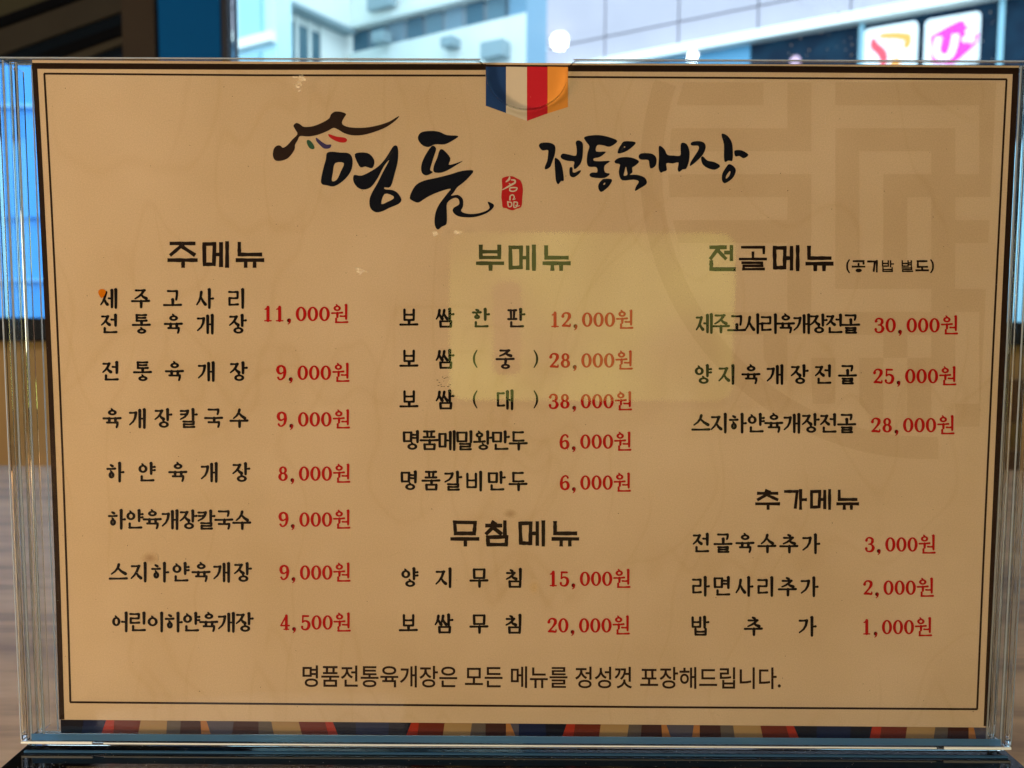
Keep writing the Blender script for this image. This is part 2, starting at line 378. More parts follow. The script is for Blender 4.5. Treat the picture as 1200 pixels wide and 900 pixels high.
    def digit(s, ch, cx, cy, w, h):
        X = lambda u: cx+(u-.5)*w; Y = lambda v: cy-(v-.5)*h; T = w*.335; t = w*.175
        sm = lambda pts, ws: s.stroke(*smooth([(X(u), Y(v)) for u, v in pts], ws), cap=True)
        if ch == '0': s.ring(cx, cy, w*.38, h*.46, T*.92, t*.9, n=26)
        elif ch == '1':
            sm([(.52, .98), (.52, .03)], [T*.95, T*.95]); sm([(.5, .97), (.36, .86), (.22, .83)], [T*.6, t, t*.7]); sm([(.2, .02), (.84, .02)], [t*.8, t*.8])
        elif ch == '2':
            sm([(.16, .73), (.24, .9), (.5, .98), (.8, .88), (.82, .68), (.6, .42), (.16, .08)], [T, t, t, T*.9, T*1.0, T*.6, t])
            sm([(.14, .07), (.5, .08), (.86, .05), (.9, .2)], [T*.6, T*.75, T*.6, t*.7])
        elif ch == '3':
            sm([(.16, .78), (.26, .93), (.5, .98), (.76, .88), (.78, .68), (.62, .55), (.4, .52)], [T*.9, t, t, T*.8, T*.9, t, t*.8])
            sm([(.42, .53), (.7, .48), (.87, .27), (.74, .07), (.46, .0), (.2, .06), (.14, .22)], [t*.8, t, T, T*.8, t, t, T*.9])
        elif ch == '4':
            sm([(.64, .98), (.64, .03)], [T*.9, T*.9]); sm([(.62, .96), (.08, .3)], [t, t*.9]); sm([(.06, .28), (.94, .28)], [t, t]); sm([(.4, .02), (.88, .02)], [t*.8, t*.8])
        elif ch == '5':
            sm([(.22, .96), (.8, .95)], [T*.65, T*.6]); sm([(.24, .96), (.2, .52)], [t, t])
            sm([(.2, .52), (.46, .62), (.78, .52), (.86, .3), (.72, .07), (.44, .0), (.18, .08), (.15, .2)], [t, t, T*.8, T, T*.8, t, t, T*.8])
        elif ch == '6':
            sm([(.82, .84), (.72, .95), (.5, .97), (.24, .8), (.15, .45), (.22, .14), (.5, .0)], [T*.7, t, t, T*.7, T, T*.8, t])
            sm([(.5, .0), (.78, .1), (.86, .3), (.76, .5), (.52, .56), (.26, .44)], [t, T*.8, T, T*.8, t, t*.8])
        elif ch == '8':
            s.ring(cx, cy-h*.24, w*.27, h*.22, T*.8, t*.95); s.ring(cx, cy+h*.22, w*.33, h*.25, T*.92, t*.95)
        elif ch == '9':
            sm([(.18, .16), (.28, .05), (.5, .03), (.76, .2), (.85, .55), (.78, .86), (.5, 1.0)], [T*.7, t, t, T*.7, T, T*.8, t])
            sm([(.5, 1.0), (.22, .9), (.14, .7), (.24, .5), (.48, .44), (.74, .56)], [t, T*.8, T, T*.8, t, t*.8])
        elif ch == ',':
            s.ring(X(.45), Y(.04), .001, .001, T*.62*2, T*.62*2, n=10)
            sm([(.52, .05), (.52, -.1), (.36, -.22)], [T*.7, T*.45, t*.5])
def smooth(pts, ws, sub=5):
    if len(pts) < 3: return pts, ws
    P, Wd = [], []
    for i in range(len(pts)-1):
        p = [Vector(pts[max(0, min(len(pts)-1, k))]) for k in (i-1, i, i+1, i+2)]
        for j in range(sub):
            t = j/sub; c = .5*((2*p[1])+(-p[0]+p[2])*t+(2*p[0]-5*p[1]+4*p[2]-p[3])*t*t+(-p[0]+3*p[1]-3*p[2]+p[3])*t**3)
            P.append(tuple(c)); Wd.append(ws[i]*(1-t)+ws[i+1]*t)
    P.append(tuple(pts[-1])); Wd.append(ws[-1]); return P, Wd
def smooth_closed(pts, sub=4):
    out = []; n = len(pts)
    for i in range(n):
        p = [Vector(pts[(i+k) % n]) for k in (-1, 0, 1, 2)]
        for j in range(sub):
            t = j/sub; c = .5*((2*p[1])+(-p[0]+p[2])*t+(2*p[0]-5*p[1]+4*p[2]-p[3])*t*t+(-p[0]+3*p[1]-3*p[2]+p[3])*t**3); out.append((c.x, c.y))
    return out

# ------------------------------------------------------------------ the menu sheet
sheet = thing('menu_sheet', 'tan paper menu with black Korean writing and red prices inside the clear acrylic stand', 'menu')
GX, GZ = 48, 34
TL, TR, BR, BL = (37.5, 70.5), (1194.5, 77), (1157.5, 866), (71.5, 859)
def edge(a, b, t, bow): return (a[0]+(b[0]-a[0])*t+bow*4*t*(1-t), a[1]+(b[1]-a[1])*t)
me_v = []
for j in range(GZ+1):
    t = j/GZ; l = edge(TL, BL, t, 3); r = edge(TR, BR, t, -1)
    for i in range(GX+1):
        u = i/GX; x, z = S(l[0]+(r[0]-l[0])*u, l[1]+(r[1]-l[1])*u); me_v.append((x, 0, z))
me = bpy.data.meshes.new('paper'); me.from_pydata(me_v, [], [(j*(GX+1)+i, (j+1)*(GX+1)+i, (j+1)*(GX+1)+i+1, j*(GX+1)+i+1) for j in range(GZ) for i in range(GX)])
link('paper', me, M['paper'], sheet)

# round fret watermark
FR = ['1111100010111', '0000100000001', '1111101111101', '0000001000101', '1111101011111', '0000101010100', '1111101010111', '0000101010100',
      '0000101111100', '0000100000111', '1111111111101', '0001000010101', '1101010101101', '0101010101001', '0101010101011', '0101010101010']
FR[0] = '1110101111111'
p = Print(2e-5); CXF, CYF, RF = 1088, 200, 340
def fx_r(y): return edge(TR, BR, (y-77)/789, -1)[0]-26
def in_disc(x, y, r=300): return (x-CXF)**2+(y-CYF)**2 < r*r and 97 < y and x < fx_r(y)-2
for r in range(len(FR)):
    y0 = 96.5+r*26.9; y1 = y0+26.9; c = 0; row = FR[r][0]*2+FR[r]
    while c < len(row):
        if row[c] == '1':
            c1 = c
            while c1+1 < len(row) and row[c1+1] == '1': c1 += 1
            xs = 810.3-2*28.1+c*28.1; xe = 810.3-2*28.1+(c1+1)*28.1
            ym = max(abs(y0-CYF), abs(y1-CYF)); 
            if ym < 305:
                lx0 = CXF-math.sqrt(max(0, 305**2-(y0-CYF)**2)); lx1 = CXF-math.sqrt(max(0, 305**2-(y1-CYF)**2))
                q = [(max(xs, lx0), y0), (min(xe, fx_r(y0)), y0), (min(xe, fx_r(y1)), y1), (max(xs, lx1), y1)]
                if q[1][0] > q[0][0]+1 and q[2][0] > q[3][0]+1:
                    p.m.poly([(S(*a)[0], -2e-5, S(*a)[1]) for a in q])
            c = c1+1
        else: c += 1
o_, i_ = [], []
for k in range(91):
    a = math.radians(88+k*1.27)
    if CYF+340*math.sin(a) < 92: break
    o_.append((CXF+338*math.cos(a), CYF+338*math.sin(a))); i_.append((CXF+312*math.cos(a), CYF+312*math.sin(a)))
y = -2e-5
for k in range(len(o_)-1):
    if min(o_[k][1], o_[k+1][1], i_[k][1], i_[k+1][1]) < 92: continue
    p.m.poly([(S(*a)[0], y, S(*a)[1]) for a in (o_[k], o_[k+1], i_[k+1], i_[k])])
tag(p.m.build('fret_watermark', M['paper_dark'], sheet), 'pale round watermark of interlocking key fret bars')

# frames
p = Print(4e-5)
def band(a, b, wa, wb):
    A, B = Vector(a), Vector(b); t = (B-A).normalized(); n = Vector((-t.y, t.x)); pts = [A.lerp(B, k/12) for k in range(13)]
    return A, B, n
def frame_line(pr, pts, w):
    Lf, Rt = ribbon(pts, [w]*len(pts)); pr.strip(Lf, Rt)
lft = [edge((40.5, 76), (72.5, 843), k/10, 3) for k in range(11)]; rgt = [edge((1190.5, 81), (1156, 851), k/10, -1) for k in range(11)]
frame_line(p, [(37.5, 77.2), (300, 78.4), (569.5, 78.6)], 7); frame_line(p, [(665.5, 80), (900, 81), (1194, 83.2)], 7.5)
frame_line(p, [(569, 77.2), (666, 78)], 3)
frame_line(p, lft, 6); frame_line(p, rgt, 7)
p.m.build('outer_frame', M['frame'], sheet)
p = Print(4e-5)
l2 = [edge((52, 86.2), (82.5, 822.5), k/10, 3) for k in range(11)]; r2 = [edge((1179.5, 93), (1145, 831), k/10, -1) for k in range(11)]
frame_line(p, [(51.5, 86.3), (300, 88.2), (569, 88.6)], 2.3); frame_line(p, [(665.5, 90.3), (900, 91.5), (1180, 93)], 2.3)
frame_line(p, l2, 2.4); frame_line(p, r2, 2.4); frame_line(p, [(82, 822.8), (400, 825.5), (750, 828.5), (1145.5, 831)], 2.4)
p.m.build('inner_frame', M['frame'], sheet)

# patchwork band along the bottom edge: (x at top edge, x at bottom edge, colour)
BC = {'navy': (.020, .026, .075), 'ink': (.018, .016, .026), 'red': (.50, .045, .02), 'rust': (.20, .035, .018), 'tan': (.50, .30, .13), 'taupe': (.16, .12, .10),
      'maroon': (.075, .028, .022), 'orange': (.55, .22, .07), 'slate': (.12, .10, .13)}
names = list(BC); bm_ = [mat('band_'+n, tuple(q*.68 for q in c), .7, spec=.08) for n, c in BC.items()]
segs = [(0, 'ink')]; 
cuts = [(70, 66, 'ink'), (98, 96, 'navy'), (124, 119, 'ink'), (121.5+4, 119, 'red'), (134, 133, 'rust'), (165, 162, 'tan'), (196, 195, 'taupe'), (212, 211, 'maroon'), (235, 236, 'orange'), (242, 247, 'slate'), (274, 272, 'maroon'), (303, 303, 'taupe'), (318, 321, 'tan'), (350, 354, 'rust'), (381, 385, 'red'), (390, 396, 'ink'), (417, 417, 'navy'), (456, 455, 'ink'), (482, 476, 'red'), (491, 489, 'rust'), (521, 519, 'tan'), (553, 551, 'taupe'), (569, 569, 'maroon'), (593, 593, 'orange'), (598, 604, 'slate'), (608, 608, 'navy'), (639, 640, 'ink'), (664, 659, 'red'), (674, 672, 'rust'), (704, 702, 'tan'), (737, 735, 'taupe'), (752, 751, 'maroon'), (775, 776, 'orange'), (781, 786, 'slate'), (813, 811, 'orange'), (820, 820, 'maroon'), (844, 845, 'taupe'), (859, 861, 'tan'), (891, 894, 'rust'), (921, 925, 'red'), (930, 936, 'ink'), (957, 957, 'navy'), (997, 996, 'ink'), (1022, 1019, 'red'), (1033, 1031, 'rust'), (1063, 1061, 'tan'), (1096, 1094, 'taupe'), (1111, 1110, 'maroon'), (1135, 1135, 'orange'), (1141, 1144, 'slate'), (1157, 1157, None)]
cuts[0] = (71, 71.5, 'ink'); del cuts[2]
cuts[2] = (124.5, 119, 'red')
p = Print(5e-5)
yt = lambda x: 843.3+(x-72)*.0085; yb = lambda x: 859+(x-72)*.0065
for a, b in zip(cuts, cuts[1:]):
    q = [(a[0], yt(a[0])), (b[0], yt(b[0])), (b[1], yb(b[1])), (a[1], yb(a[1]))]
    p.m.poly([(S(*c)[0], -5e-5, S(*c)[1]) for c in q], names.index(a[2]))
tag(p.m.build('patchwork_band', bm_, sheet), 'printed strip of navy, red, tan and maroon patches along the lower edge')

# striped pennant emblem
em = bpy.data.objects.new('striped_pennant', None); COL.objects.link(em); em.parent = sheet
for nm, x0, x1, ya, yb2, mt in (('blue_stripe', 569.3, 593, 124, 132.5, 'flag_blue'), ('white_stripe', 593, 617.5, 132.5, 141.8, 'flag_white'), ('red_stripe', 617.5, 641.7, 141.8, 133, 'flag_red'), ('orange_stripe', 641.7, 665.5, 133, 125.5, 'flag_orange')):
    p = Print(7e-5); p.put([[(x0, 78.2), (x1, 78.6), (x1, yb2), (x0, ya)]]); p.m.build(nm, M[mt], em)

# shop title in brush lettering, traced from the photograph
def traced(name, mt, sc, ox, oy, outlines, parent=sheet, base=6e-5, sub=3, label=None):
    p = Print(base)
    for loops in outlines:
        p.put([smooth_closed([(x/sc+ox, y/sc+oy) for x, y in l], sub) for l in loops])
    o = p.m.build(name, M[mt], parent)
    if label: o['label'] = label
    return o
z1 = (6.43, 310, 120); z2 = (6.43, 440, 140)
traced('roof_stroke', 'brown_ink', *z1, [[[(248, 240), (232, 205), (218, 175), (240, 155), (268, 165), (300, 185), (370, 178), (440, 150), (488, 120), (500, 92), (530, 70), (580, 72), (615, 88), (600, 115), (583, 150), (600, 175), (660, 190), (760, 190), (860, 172), (940, 145), (985, 118), (1016, 103), (990, 135), (920, 185), (830, 222), (740, 246), (660, 248), (600, 232), (560, 208), (520, 192), (480, 213), (400, 245), (330, 257), (268, 254), (250, 285), (230, 320), (228, 350), (205, 390), (170, 425), (120, 441), (80, 436), (63, 400), (70, 350), (95, 326), (120, 326), (140, 342), (175, 320), (210, 280)]]])
traced('green_dash', 'green_ink', *z1, [[[(318, 290), (335, 283), (360, 305), (378, 340), (365, 353), (340, 345), (322, 315)]]])
traced('violet_dash', 'violet_ink', *z1, [[[(388, 266), (410, 280), (440, 303), (470, 318), (503, 318), (492, 345), (450, 348), (415, 320), (390, 290)]]])
traced('red_dash', 'seal_red', *z1, [[[(480, 240), (500, 243), (545, 258), (600, 265), (622, 280), (612, 300), (575, 303), (530, 288), (490, 262)]]])
title = bpy.data.objects.new('title_lettering', None); COL.objects.link(title); title.parent = sheet
traced('title_syllable', 'ink_blue', *z1, [
    [[(470, 382), (510, 372), (570, 378), (630, 382), (658, 410), (664, 460), (650, 520), (610, 575), (560, 615), (515, 634), (470, 625), (436, 618), (425, 590), (440, 510), (462, 430)], [(532, 458), (515, 530), (508, 592), (545, 582), (575, 520), (598, 458)]],
    [[(680, 392), (730, 377), (790, 388), (828, 440), (812, 495), (760, 484), (725, 490), (700, 455)]],
    [[(668, 565), (680, 546), (730, 552), (800, 520), (860, 480), (910, 425), (945, 370), (972, 330), (998, 328), (1008, 370), (1003, 450), (980, 540), (950, 635), (905, 640), (910, 655), (960, 660), (1000, 680), (1032, 730), (1010, 765), (940, 795), (890, 820), (840, 828), (800, 800), (790, 745), (805, 690), (850, 610), (890, 530), (940, 435), (900, 480), (850, 575), (800, 640), (745, 657), (700, 640), (672, 600)], [(905, 690), (880, 765), (930, 748), (972, 725), (965, 703)]]], title)
traced('title_syllable', 'ink_blue', *z2, [
    [[(322, 125), (350, 95), (420, 86), (480, 93), (540, 118), (625, 125), (580, 160), (520, 188), (450, 188), (400, 208), (355, 195), (325, 160)]],
    [[(425, 200), (457, 220), (440, 280), (425, 330), (412, 380), (432, 398), (385, 422), (350, 402), (345, 350), (370, 280)]],
    [[(485, 230), (515, 232), (565, 292), (552, 340), (600, 332), (660, 312), (600, 350), (540, 385), (490, 402), (440, 395), (440, 350), (465, 290)]],
    [[(258, 590), (275, 540), (310, 490), (370, 460), (460, 440), (560, 415), (650, 388), (738, 385), (700, 440), (650, 485), (615, 512), (590, 550), (570, 575), (620, 568), (658, 600), (660, 655), (645, 690), (690, 710), (760, 710), (830, 690), (860, 665), (845, 620), (890, 640), (885, 668), (840, 705), (760, 733), (690, 738), (620, 728), (583, 695), (590, 665), (630, 640), (625, 600), (590, 592), (540, 630), (538, 700), (536, 785), (500, 808), (470, 830), (448, 800), (446, 740), (460, 680), (490, 625), (540, 560), (565, 522), (480, 545), (400, 580), (360, 605), (320, 627), (275, 610)]]], title)
z3 = (9.23, 625, 145); z4 = (8.571, 745, 145)
traced('title_syllable', 'ink_blue', *z3, [
    [[(60, 240), (85, 208), (170, 205), (225, 228), (240, 270), (230, 340), (205, 410), (180, 470), (130, 495), (125, 465), (150, 400), (160, 320), (155, 285), (95, 288)]],
    [[(230, 385), (250, 372), (290, 410), (315, 480), (330, 610), (300, 620), (270, 655), (245, 620), (235, 520)]],
    [[(295, 350), (320, 323), (390, 335), (460, 345), (468, 270), (458, 200), (490, 180), (530, 205), (538, 260), (530, 370), (505, 440), (450, 492), (436, 460), (440, 410), (370, 402), (310, 380)]],
    [[(390, 490), (405, 468), (425, 480), (425, 520), (450, 528), (505, 502), (512, 520), (480, 555), (435, 580), (395, 560)]]], title)
traced('title_syllable', 'ink_blue', *z3, [
    [[(548, 150), (600, 130), (710, 123), (820, 145), (910, 188), (830, 248), (760, 235), (692, 232), (680, 300), (785, 303), (720, 360), (655, 375), (660, 402), (740, 405), (830, 405), (770, 455), (775, 525), (828, 542), (775, 585), (690, 588), (620, 575), (608, 545), (640, 527), (690, 525), (680, 470), (600, 465), (578, 410), (585, 320), (605, 245), (570, 195)]],
    [[(765, 595), (850, 603), (825, 665), (775, 715), (730, 738), (703, 700), (705, 655), (735, 615)], [(757, 660), (775, 655), (776, 638), (762, 643)]]], title)
traced('title_syllable', 'ink_blue', *z3, [
    [[(980, 192), (1060, 190), (1108, 208), (1060, 260), (990, 305), (915, 322), (920, 275), (950, 225)], [(980, 258), (992, 256), (991, 245), (981, 246)]],
    [[(878, 405), (920, 372), (1000, 360), (1085, 373), (1143, 410), (1100, 455), (1070, 475), (1072, 525), (1045, 552), (1120, 552), (1200, 580), (1228, 625), (1215, 660), (1160, 695), (1100, 728), (1110, 680), (1140, 625), (1080, 605), (960, 612), (925, 540), (930, 480), (935, 440), (890, 428)], [(1000, 465), (985, 520), (978, 562), (1016, 552), (1010, 500)]]], title)
traced('title_syllable', 'ink_blue', *z4, [
    [[(28, 330), (50, 300), (110, 295), (170, 305), (205, 340), (208, 390), (192, 430), (150, 450), (135, 410), (125, 365), (50, 360)]],
    [[(230, 240), (248, 223), (290, 260), (318, 312), (380, 320), (445, 320), (450, 260), (452, 205), (475, 190), (515, 210), (540, 280), (535, 370), (508, 450), (470, 460), (435, 485), (420, 455), (428, 390), (370, 400), (308, 398), (312, 465), (280, 480), (248, 490), (228, 440), (232, 340)]]], title)
traced('title_syllable', 'ink_blue', *z4, [
    [[(550, 205), (570, 182), (640, 175), (690, 195), (702, 240), (680, 300), (640, 350), (590, 395), (545, 425), (552, 385), (600, 310), (632, 255), (625, 222), (570, 220)]],
    [[(655, 345), (675, 328), (720, 370), (790, 385), (848, 425), (795, 462), (720, 445), (670, 405)]],
    [[(860, 112), (885, 102), (930, 130), (965, 190), (975, 270), (970, 370), (930, 370), (895, 385), (885, 330), (885, 210)]],
    [[(988, 280), (1010, 265), (1070, 270), (1132, 312), (1085, 347), (1040, 325), (1000, 328)]],
    [[(938, 405), (985, 430), (1005, 470), (985, 530), (940, 575), (890, 598), (865, 565), (870, 500), (905, 440)], [(945, 475), (910, 520), (905, 552), (930, 535), (948, 500)]]], title)
# red seal with two white characters
zs = (12.85, 570, 190)
seal = traced('red_seal', 'seal_red', *zs, [[[(232, 270), (250, 235), (330, 212), (400, 215), (460, 245), (510, 275), (540, 340), (550, 430), (540, 540), (535, 640), (510, 685), (450, 705), (400, 726), (340, 715), (300, 695), (245, 680), (235, 600), (225, 540), (228, 470), (238, 380)]]])
p = Print(1.2e-4); Z = lambda l: [(x/12.85+570, y/12.85+190) for x, y in l]
for pts, ws in (([(350, 220), (340, 260), (295, 298)], [1.2, 2.6, 1.2]), ([(375, 268), (425, 275), (430, 310), (380, 340), (310, 380), (240, 418)], [1.4, 2, 2, 2.2, 1.8, .8]), ([(345, 325), (375, 345)], [1.2, 1.2]),
                ([(355, 390), (355, 430), (400, 440), (445, 425), (460, 390), (400, 385), (355, 390)], [1.5]*7),
                ([(355, 570), (360, 510), (400, 495), (420, 530), (400, 565), (435, 555)], [1.8, 1.4, 1.4, 1.4, 1, 1]),
                ([(320, 595), (330, 660), (350, 675), (380, 655), (375, 610), (325, 600)], [1.4]*6), ([(415, 600), (415, 680), (455, 670), (465, 610), (420, 600)], [1.4]*5), ([(440, 650), (470, 665), (500, 655)], [1, 1, .8])):
    a, b = smooth(Z(pts), ws); p.stroke(a, b)
p.m.build('seal_characters', M['flag_white'], seal)

# item lines: (syllables, first centre x, last centre x, y first, y last, price, left x, right x, price y)
ITEMS = [
 ('제주고사리', 127.6, 277.5, 349.3, 349.3, None), ('전통육개장', 128.5, 278.5, 379.2, 379.5, ('11,000', 308, 409, 367.7)),
 ('전통육개장', 130, 279.5, 434.6, 435, ('9,000', 323.9, 410.3, 436.6)), ('육개장칼국수', 131.7, 280.4, 490, 489.5, ('9,000', 324.6, 410.8, 491.2)),
 ('하얀육개장', 135, 282.5, 552.7, 553.2, ('8,000', 326, 411, 554.8)), ('하얀육개장칼국수', 136.8, 283.6, 608, 609, ('9,000', 326.7, 411, 608.6)),
 ('스지하얀육개장', 139, 284.4, 669.8, 670.3, ('9,000', 327.7, 411, 670.7)), ('어린이하얀육개장', 141, 286.5, 728.2, 728.8, ('4,500', 328.5, 411.2, 729.2)),
 ('보쌈한판', 479.4, 604.8, 372.2, 372.4, ('12,000', 644.5, 742.5, 374.4)), ('보쌈(중)', 479.4, 626.5, 420.4, 420.6, ('28,000', 643.6, 741.8, 422.2)),
 ('보쌈(대)', 479.5, 626.5, 468, 468, ('38,000', 643, 741, 470)), ('명품메밀왕만두', 482.3, 607.5, 515.6, 516, ('6,000', 655.8, 740.2, 517.3)),
 ('명품갈비만두', 479.8, 607.3, 562.8, 563.6, ('6,000', 656.2, 739.5, 565.3)), ('양지무침', 479.8, 602.8, 676.2, 677, ('15,000', 642.5, 739, 678)),
 ('보쌈무침', 478.8, 602.5, 730.2, 730.8, ('20,000', 641.4, 738.3, 732.6)),
 ('제주고사리육개장전골', 825.3, 997, 378.6, 379.2, ('30,000', 1024.6, 1123, 381)), ('양지육개장전골', 823.6, 993.2, 438.3, 438.6, ('25,000', 1023, 1121, 440.6)),
 ('스지하얀육개장전골', 821.5, 992.3, 495.2, 495.8, ('28,000', 1020.5, 1118.8, 498)),
 ('전골육수추가', 821.8, 950.2, 635.8, 636.6, ('3,000', 1013.5, 1096.6, 637.8)), ('라면사리추가', 821, 948.3, 686.4, 687, ('2,000', 1011.4, 1094.5, 688.4)),
 ('밥추가', 820.3, 946, 733, 733.4, ('1,000', 1009.9, 1092.2, 734.6))]
SPEC = {'보쌈(중)': (479.4, 521.7, 558, 592.2, 626.8), '보쌈(대)': (479.5, 521.7, 558, 592.2, 626.8), '보쌈한판': (479.4, 521.7, 563.3, 604.8), '양지무침': (479.8, 520.4, 561.5, 602.8), '보쌈무침': (478.8, 520.4, 561.5, 602.4), '밥추가': (820.3, 883, 946)}
def fix_label(o, t): o['label'] = t
for txt, xa, xb, ya, yb_, price in ITEMS:
    p = Print(); n = len(txt)
    for k, ch in enumerate(txt):
        f = k/(n-1); x = SPEC[txt][k] if txt in SPEC else xa+(xb-xa)*f; y = ya+(yb_-ya)*f
        if ch in '()':
            sg = -1 if ch == '(' else 1
            pts, ws = smooth([(x-sg*1.2, y-10.5), (x+sg*1.8, y-5), (x+sg*2.6, y), (x+sg*1.8, y+5), (x-sg*1.2, y+10.5)], [1.1, 2.2, 2.7, 2.2, 1.1]); p.stroke(pts, ws, cap=False)
        else: p.glyph(ch, x, y+.3, 20.6, 20.8)
    p.m.build('menu_line', M['ink'], sheet)
    if price:
        num, xl, xr, y = price; p = Print(); n = len(num)
        full = (94.6 if n == 6 else 81)+5.8; k = (xr-xl)/full
        offs = [28.6, 42.2, 55.8, 68.0, 81, 94.6][:n][::-1]
        for ch, of in zip(num, offs):
            x = xr-of*k
            p.digit(ch, x if ch != ',' else x-1.2, y+.2, 11.8*k, 16.6)
        p.glyph('원', xr-10*k, y-.1, 19.8, 20.4, t=2.95)
        p.m.build('price', M['red_ink'], sheet)
# block headings (left, right, top, bottom)
for word, boxes, yt_, yb_, T in (
    ('주메뉴', [(197, 231), (236, 270.5), (277, 309)], 282.5, 314, 4.4), ('부메뉴', [(558.5, 590), (595, 630), (636.5, 668)], 286.5, 317.5, 4.4),
    ('무침메뉴', [(528.5, 561), (568, 597), (606.5, 641), (647, 678)], 609.5, 640.5, 4.4), ('전골메뉴', [(830.5, 863), (866, 898.5), (904, 939), (944.5, 976)], 287, 318, 4.4),
    ('추가메뉴', [(885.5, 913.5), (918, 945), (948, 975.5), (980.5, 1006)], 573, 597.5, 3.6)):
    p = Print()
    for ch, (a, b) in zip(word, boxes):
        p.glyph(ch, (a+b)/2, (yt_+yb_)/2, (b-a)-T*.5, (yb_-yt_)-T*.9, 'block', T)
    p.m.build('heading', M['head_ink'], sheet)
p = Print()
for ch, a, b in (('공', 998.5, 1013.5), ('기', 1015.8, 1030), ('밥', 1032.5, 1047.3), ('별', 1055.5, 1070.5), ('도', 1073, 1088)):
    p.glyph(ch, (a+b)/2, 312, (b-a)-1, 12.6, 'block', 2.35)
for x, sg in ((994.5, -1), (1091.3, 1)):
    a, b = smooth([(x-sg*1, 304), (x+sg*1.4, 308), (x+sg*1.9, 312), (x+sg*1.4, 316), (x-sg*1, 320)], [1.5, 2.1, 2.3, 2.1, 1.5]); p.stroke(a, b, cap=False)
p.m.build('heading_note', M['head_ink'], sheet)

# closing sentence in plain sans lettering (Blender's own font), laid on the sheet
cu = bpy.data.curves.new('sentence', 'FONT'); cu.body = '명품전통육개장은 모든 메뉴를 정성껏 포장해드립니다.'; cu.size = 1; cu.offset = .012
to = bpy.data.objects.new('tmp', cu); COL.objects.link(to); bpy.context.view_layer.update()
tm = bpy.data.meshes.new_from_object(to.evaluated_get(bpy.context.evaluated_depsgraph_get())); bpy.data.objects.remove(to)
xs = [v.co.x for v in tm.vertices]; ys = [v.co.y for v in tm.vertices]; ax, bx, ay, by = min(xs), max(xs), min(ys), max(ys)
for v in tm.vertices:
    u = (v.co.x-ax)/(bx-ax); w = (v.co.y-ay)/(by-ay); X, Zc = S(354.5+u*560.5, 805+u*2.6-w*25.5); v.co = (X, -6e-5, Zc)
tm.name = 'closing_sentence'; link('closing_sentence', tm, M['frame'], sheet)

# stains on the sheet
def soft_stain(cx, cy, rx, ry, k, lab, n=7):
    p = Print(9e-5); 
    for i in range(n):
        f = 1-i/n; ph = random.uniform(0, 6)
        p.put([[(cx+rx*f*math.cos(a*.314)*(1+.12*math.sin(3*a*.314+ph)), cy+ry*f*math.sin(a*.314)*(1+.12*math.sin(2*a*.314+ph))) for a in range(20)]], i)
    tag(p.m.build('grease_stain', [paper_mat('stain_tone', tuple(1-(1-c)*(i+1)/n for c in k), False) for i in range(n)], sheet), lab)
soft_stain(176, 654, 11, 7, (.70, .62, .55), 'brown grease smudge above the second to last left menu line')
soft_stain(598, 602, 9, 6, (.72, .66, .60), 'small brown smudge above the lower middle heading')
soft_stain(626, 688, 7, 9, (1.0, .94, .80), 'faint tan ring stain beside a price')
traced('sauce_stain', 'stain', 3.529, 100, 270, [[[(54, 258), (58, 246), (72, 242), (86, 250), (83, 262), (78, 272), (68, 280), (60, 272)]]], base=1.3e-4, label='orange sauce stain by the first menu line')
p = Print(1.2e-4)
for _ in range(150):
    x = random.uniform(60, 1150); y = random.uniform(100, 835); r = random.uniform(.25, .6)
    p.m.poly([(S(x+r*math.cos(a)*random.uniform(.6, 1.5), y+r*math.sin(a)), ) and (S(x+r*math.cos(a), y+r*math.sin(a))[0], -1.2e-4, S(x+r*math.cos(a), y+r*math.sin(a))[1]) for a in (0, 1.2, 2.4, 3.6, 4.9)])
for _ in range(16):
    x = random.uniform(512, 528); y = random.uniform(440, 453); r = random.uniform(.5, 1.6)
    p.m.poly([(S(x+r*math.cos(a), y+r*.35*math.sin(a))[0], -1.2e-4, S(x+r*math.cos(a), y+r*.35*math.sin(a))[1]) for a in (0, 1.2, 2.4, 3.6, 4.9)])
tag(p.m.build('specks', M['frame'], sheet), kind='stuff')

# ------------------------------------------------------------------ acrylic stand
holder = thing('menu_stand', 'clear acrylic stand with glossy black foot holding the tan menu sheet', 'menu stand')
YF0, YF1, YB0, YB1 = -.0032, -.0009, .0008, .0031
HL, HR = at(1, 66, YF0).x, at(1207, 70, YF0).x
HLb, HRb = at(36, 868, YF0).x, at(1186, 873, YF0).x
HL = (HL+HLb)/2-.0005; HR = (HR+HRb)/2
ZT = at(600, 69.3, YF0).z; ZB = at(600, 871.5, YF0).z; ZBASE = at(600, 880, YF0).z
print('holder', HL, HR, ZT, ZB, ZBASE)
def notch_outline():
    nx0, nx1 = at(569, 75, YF0).x, at(666, 75, YF0).x; cx = (nx0+nx1)/2; r = (nx1-nx0)/2
    pts = [(HL, ZB), (HR, ZB), (HR, ZT)]
    f = .0035; depth = ZT-at(617, 127, YF0).z
    for k in range(7): a = math.pi/2+k*math.pi/12; pts.append((nx1+f+f*math.cos(a), ZT-f+f*math.sin(a)))
    rz = depth-f
    for k in range(1, 24): a = -k*math.pi/24; pts.append((cx+r*math.cos(a), ZT-f+rz*math.sin(a)))
    for k in range(7): a = k*math.pi/12; pts.append((nx0-f+f*math.cos(a), ZT-f+f*math.sin(a)))
    pts.append((HL, ZT)); return pts
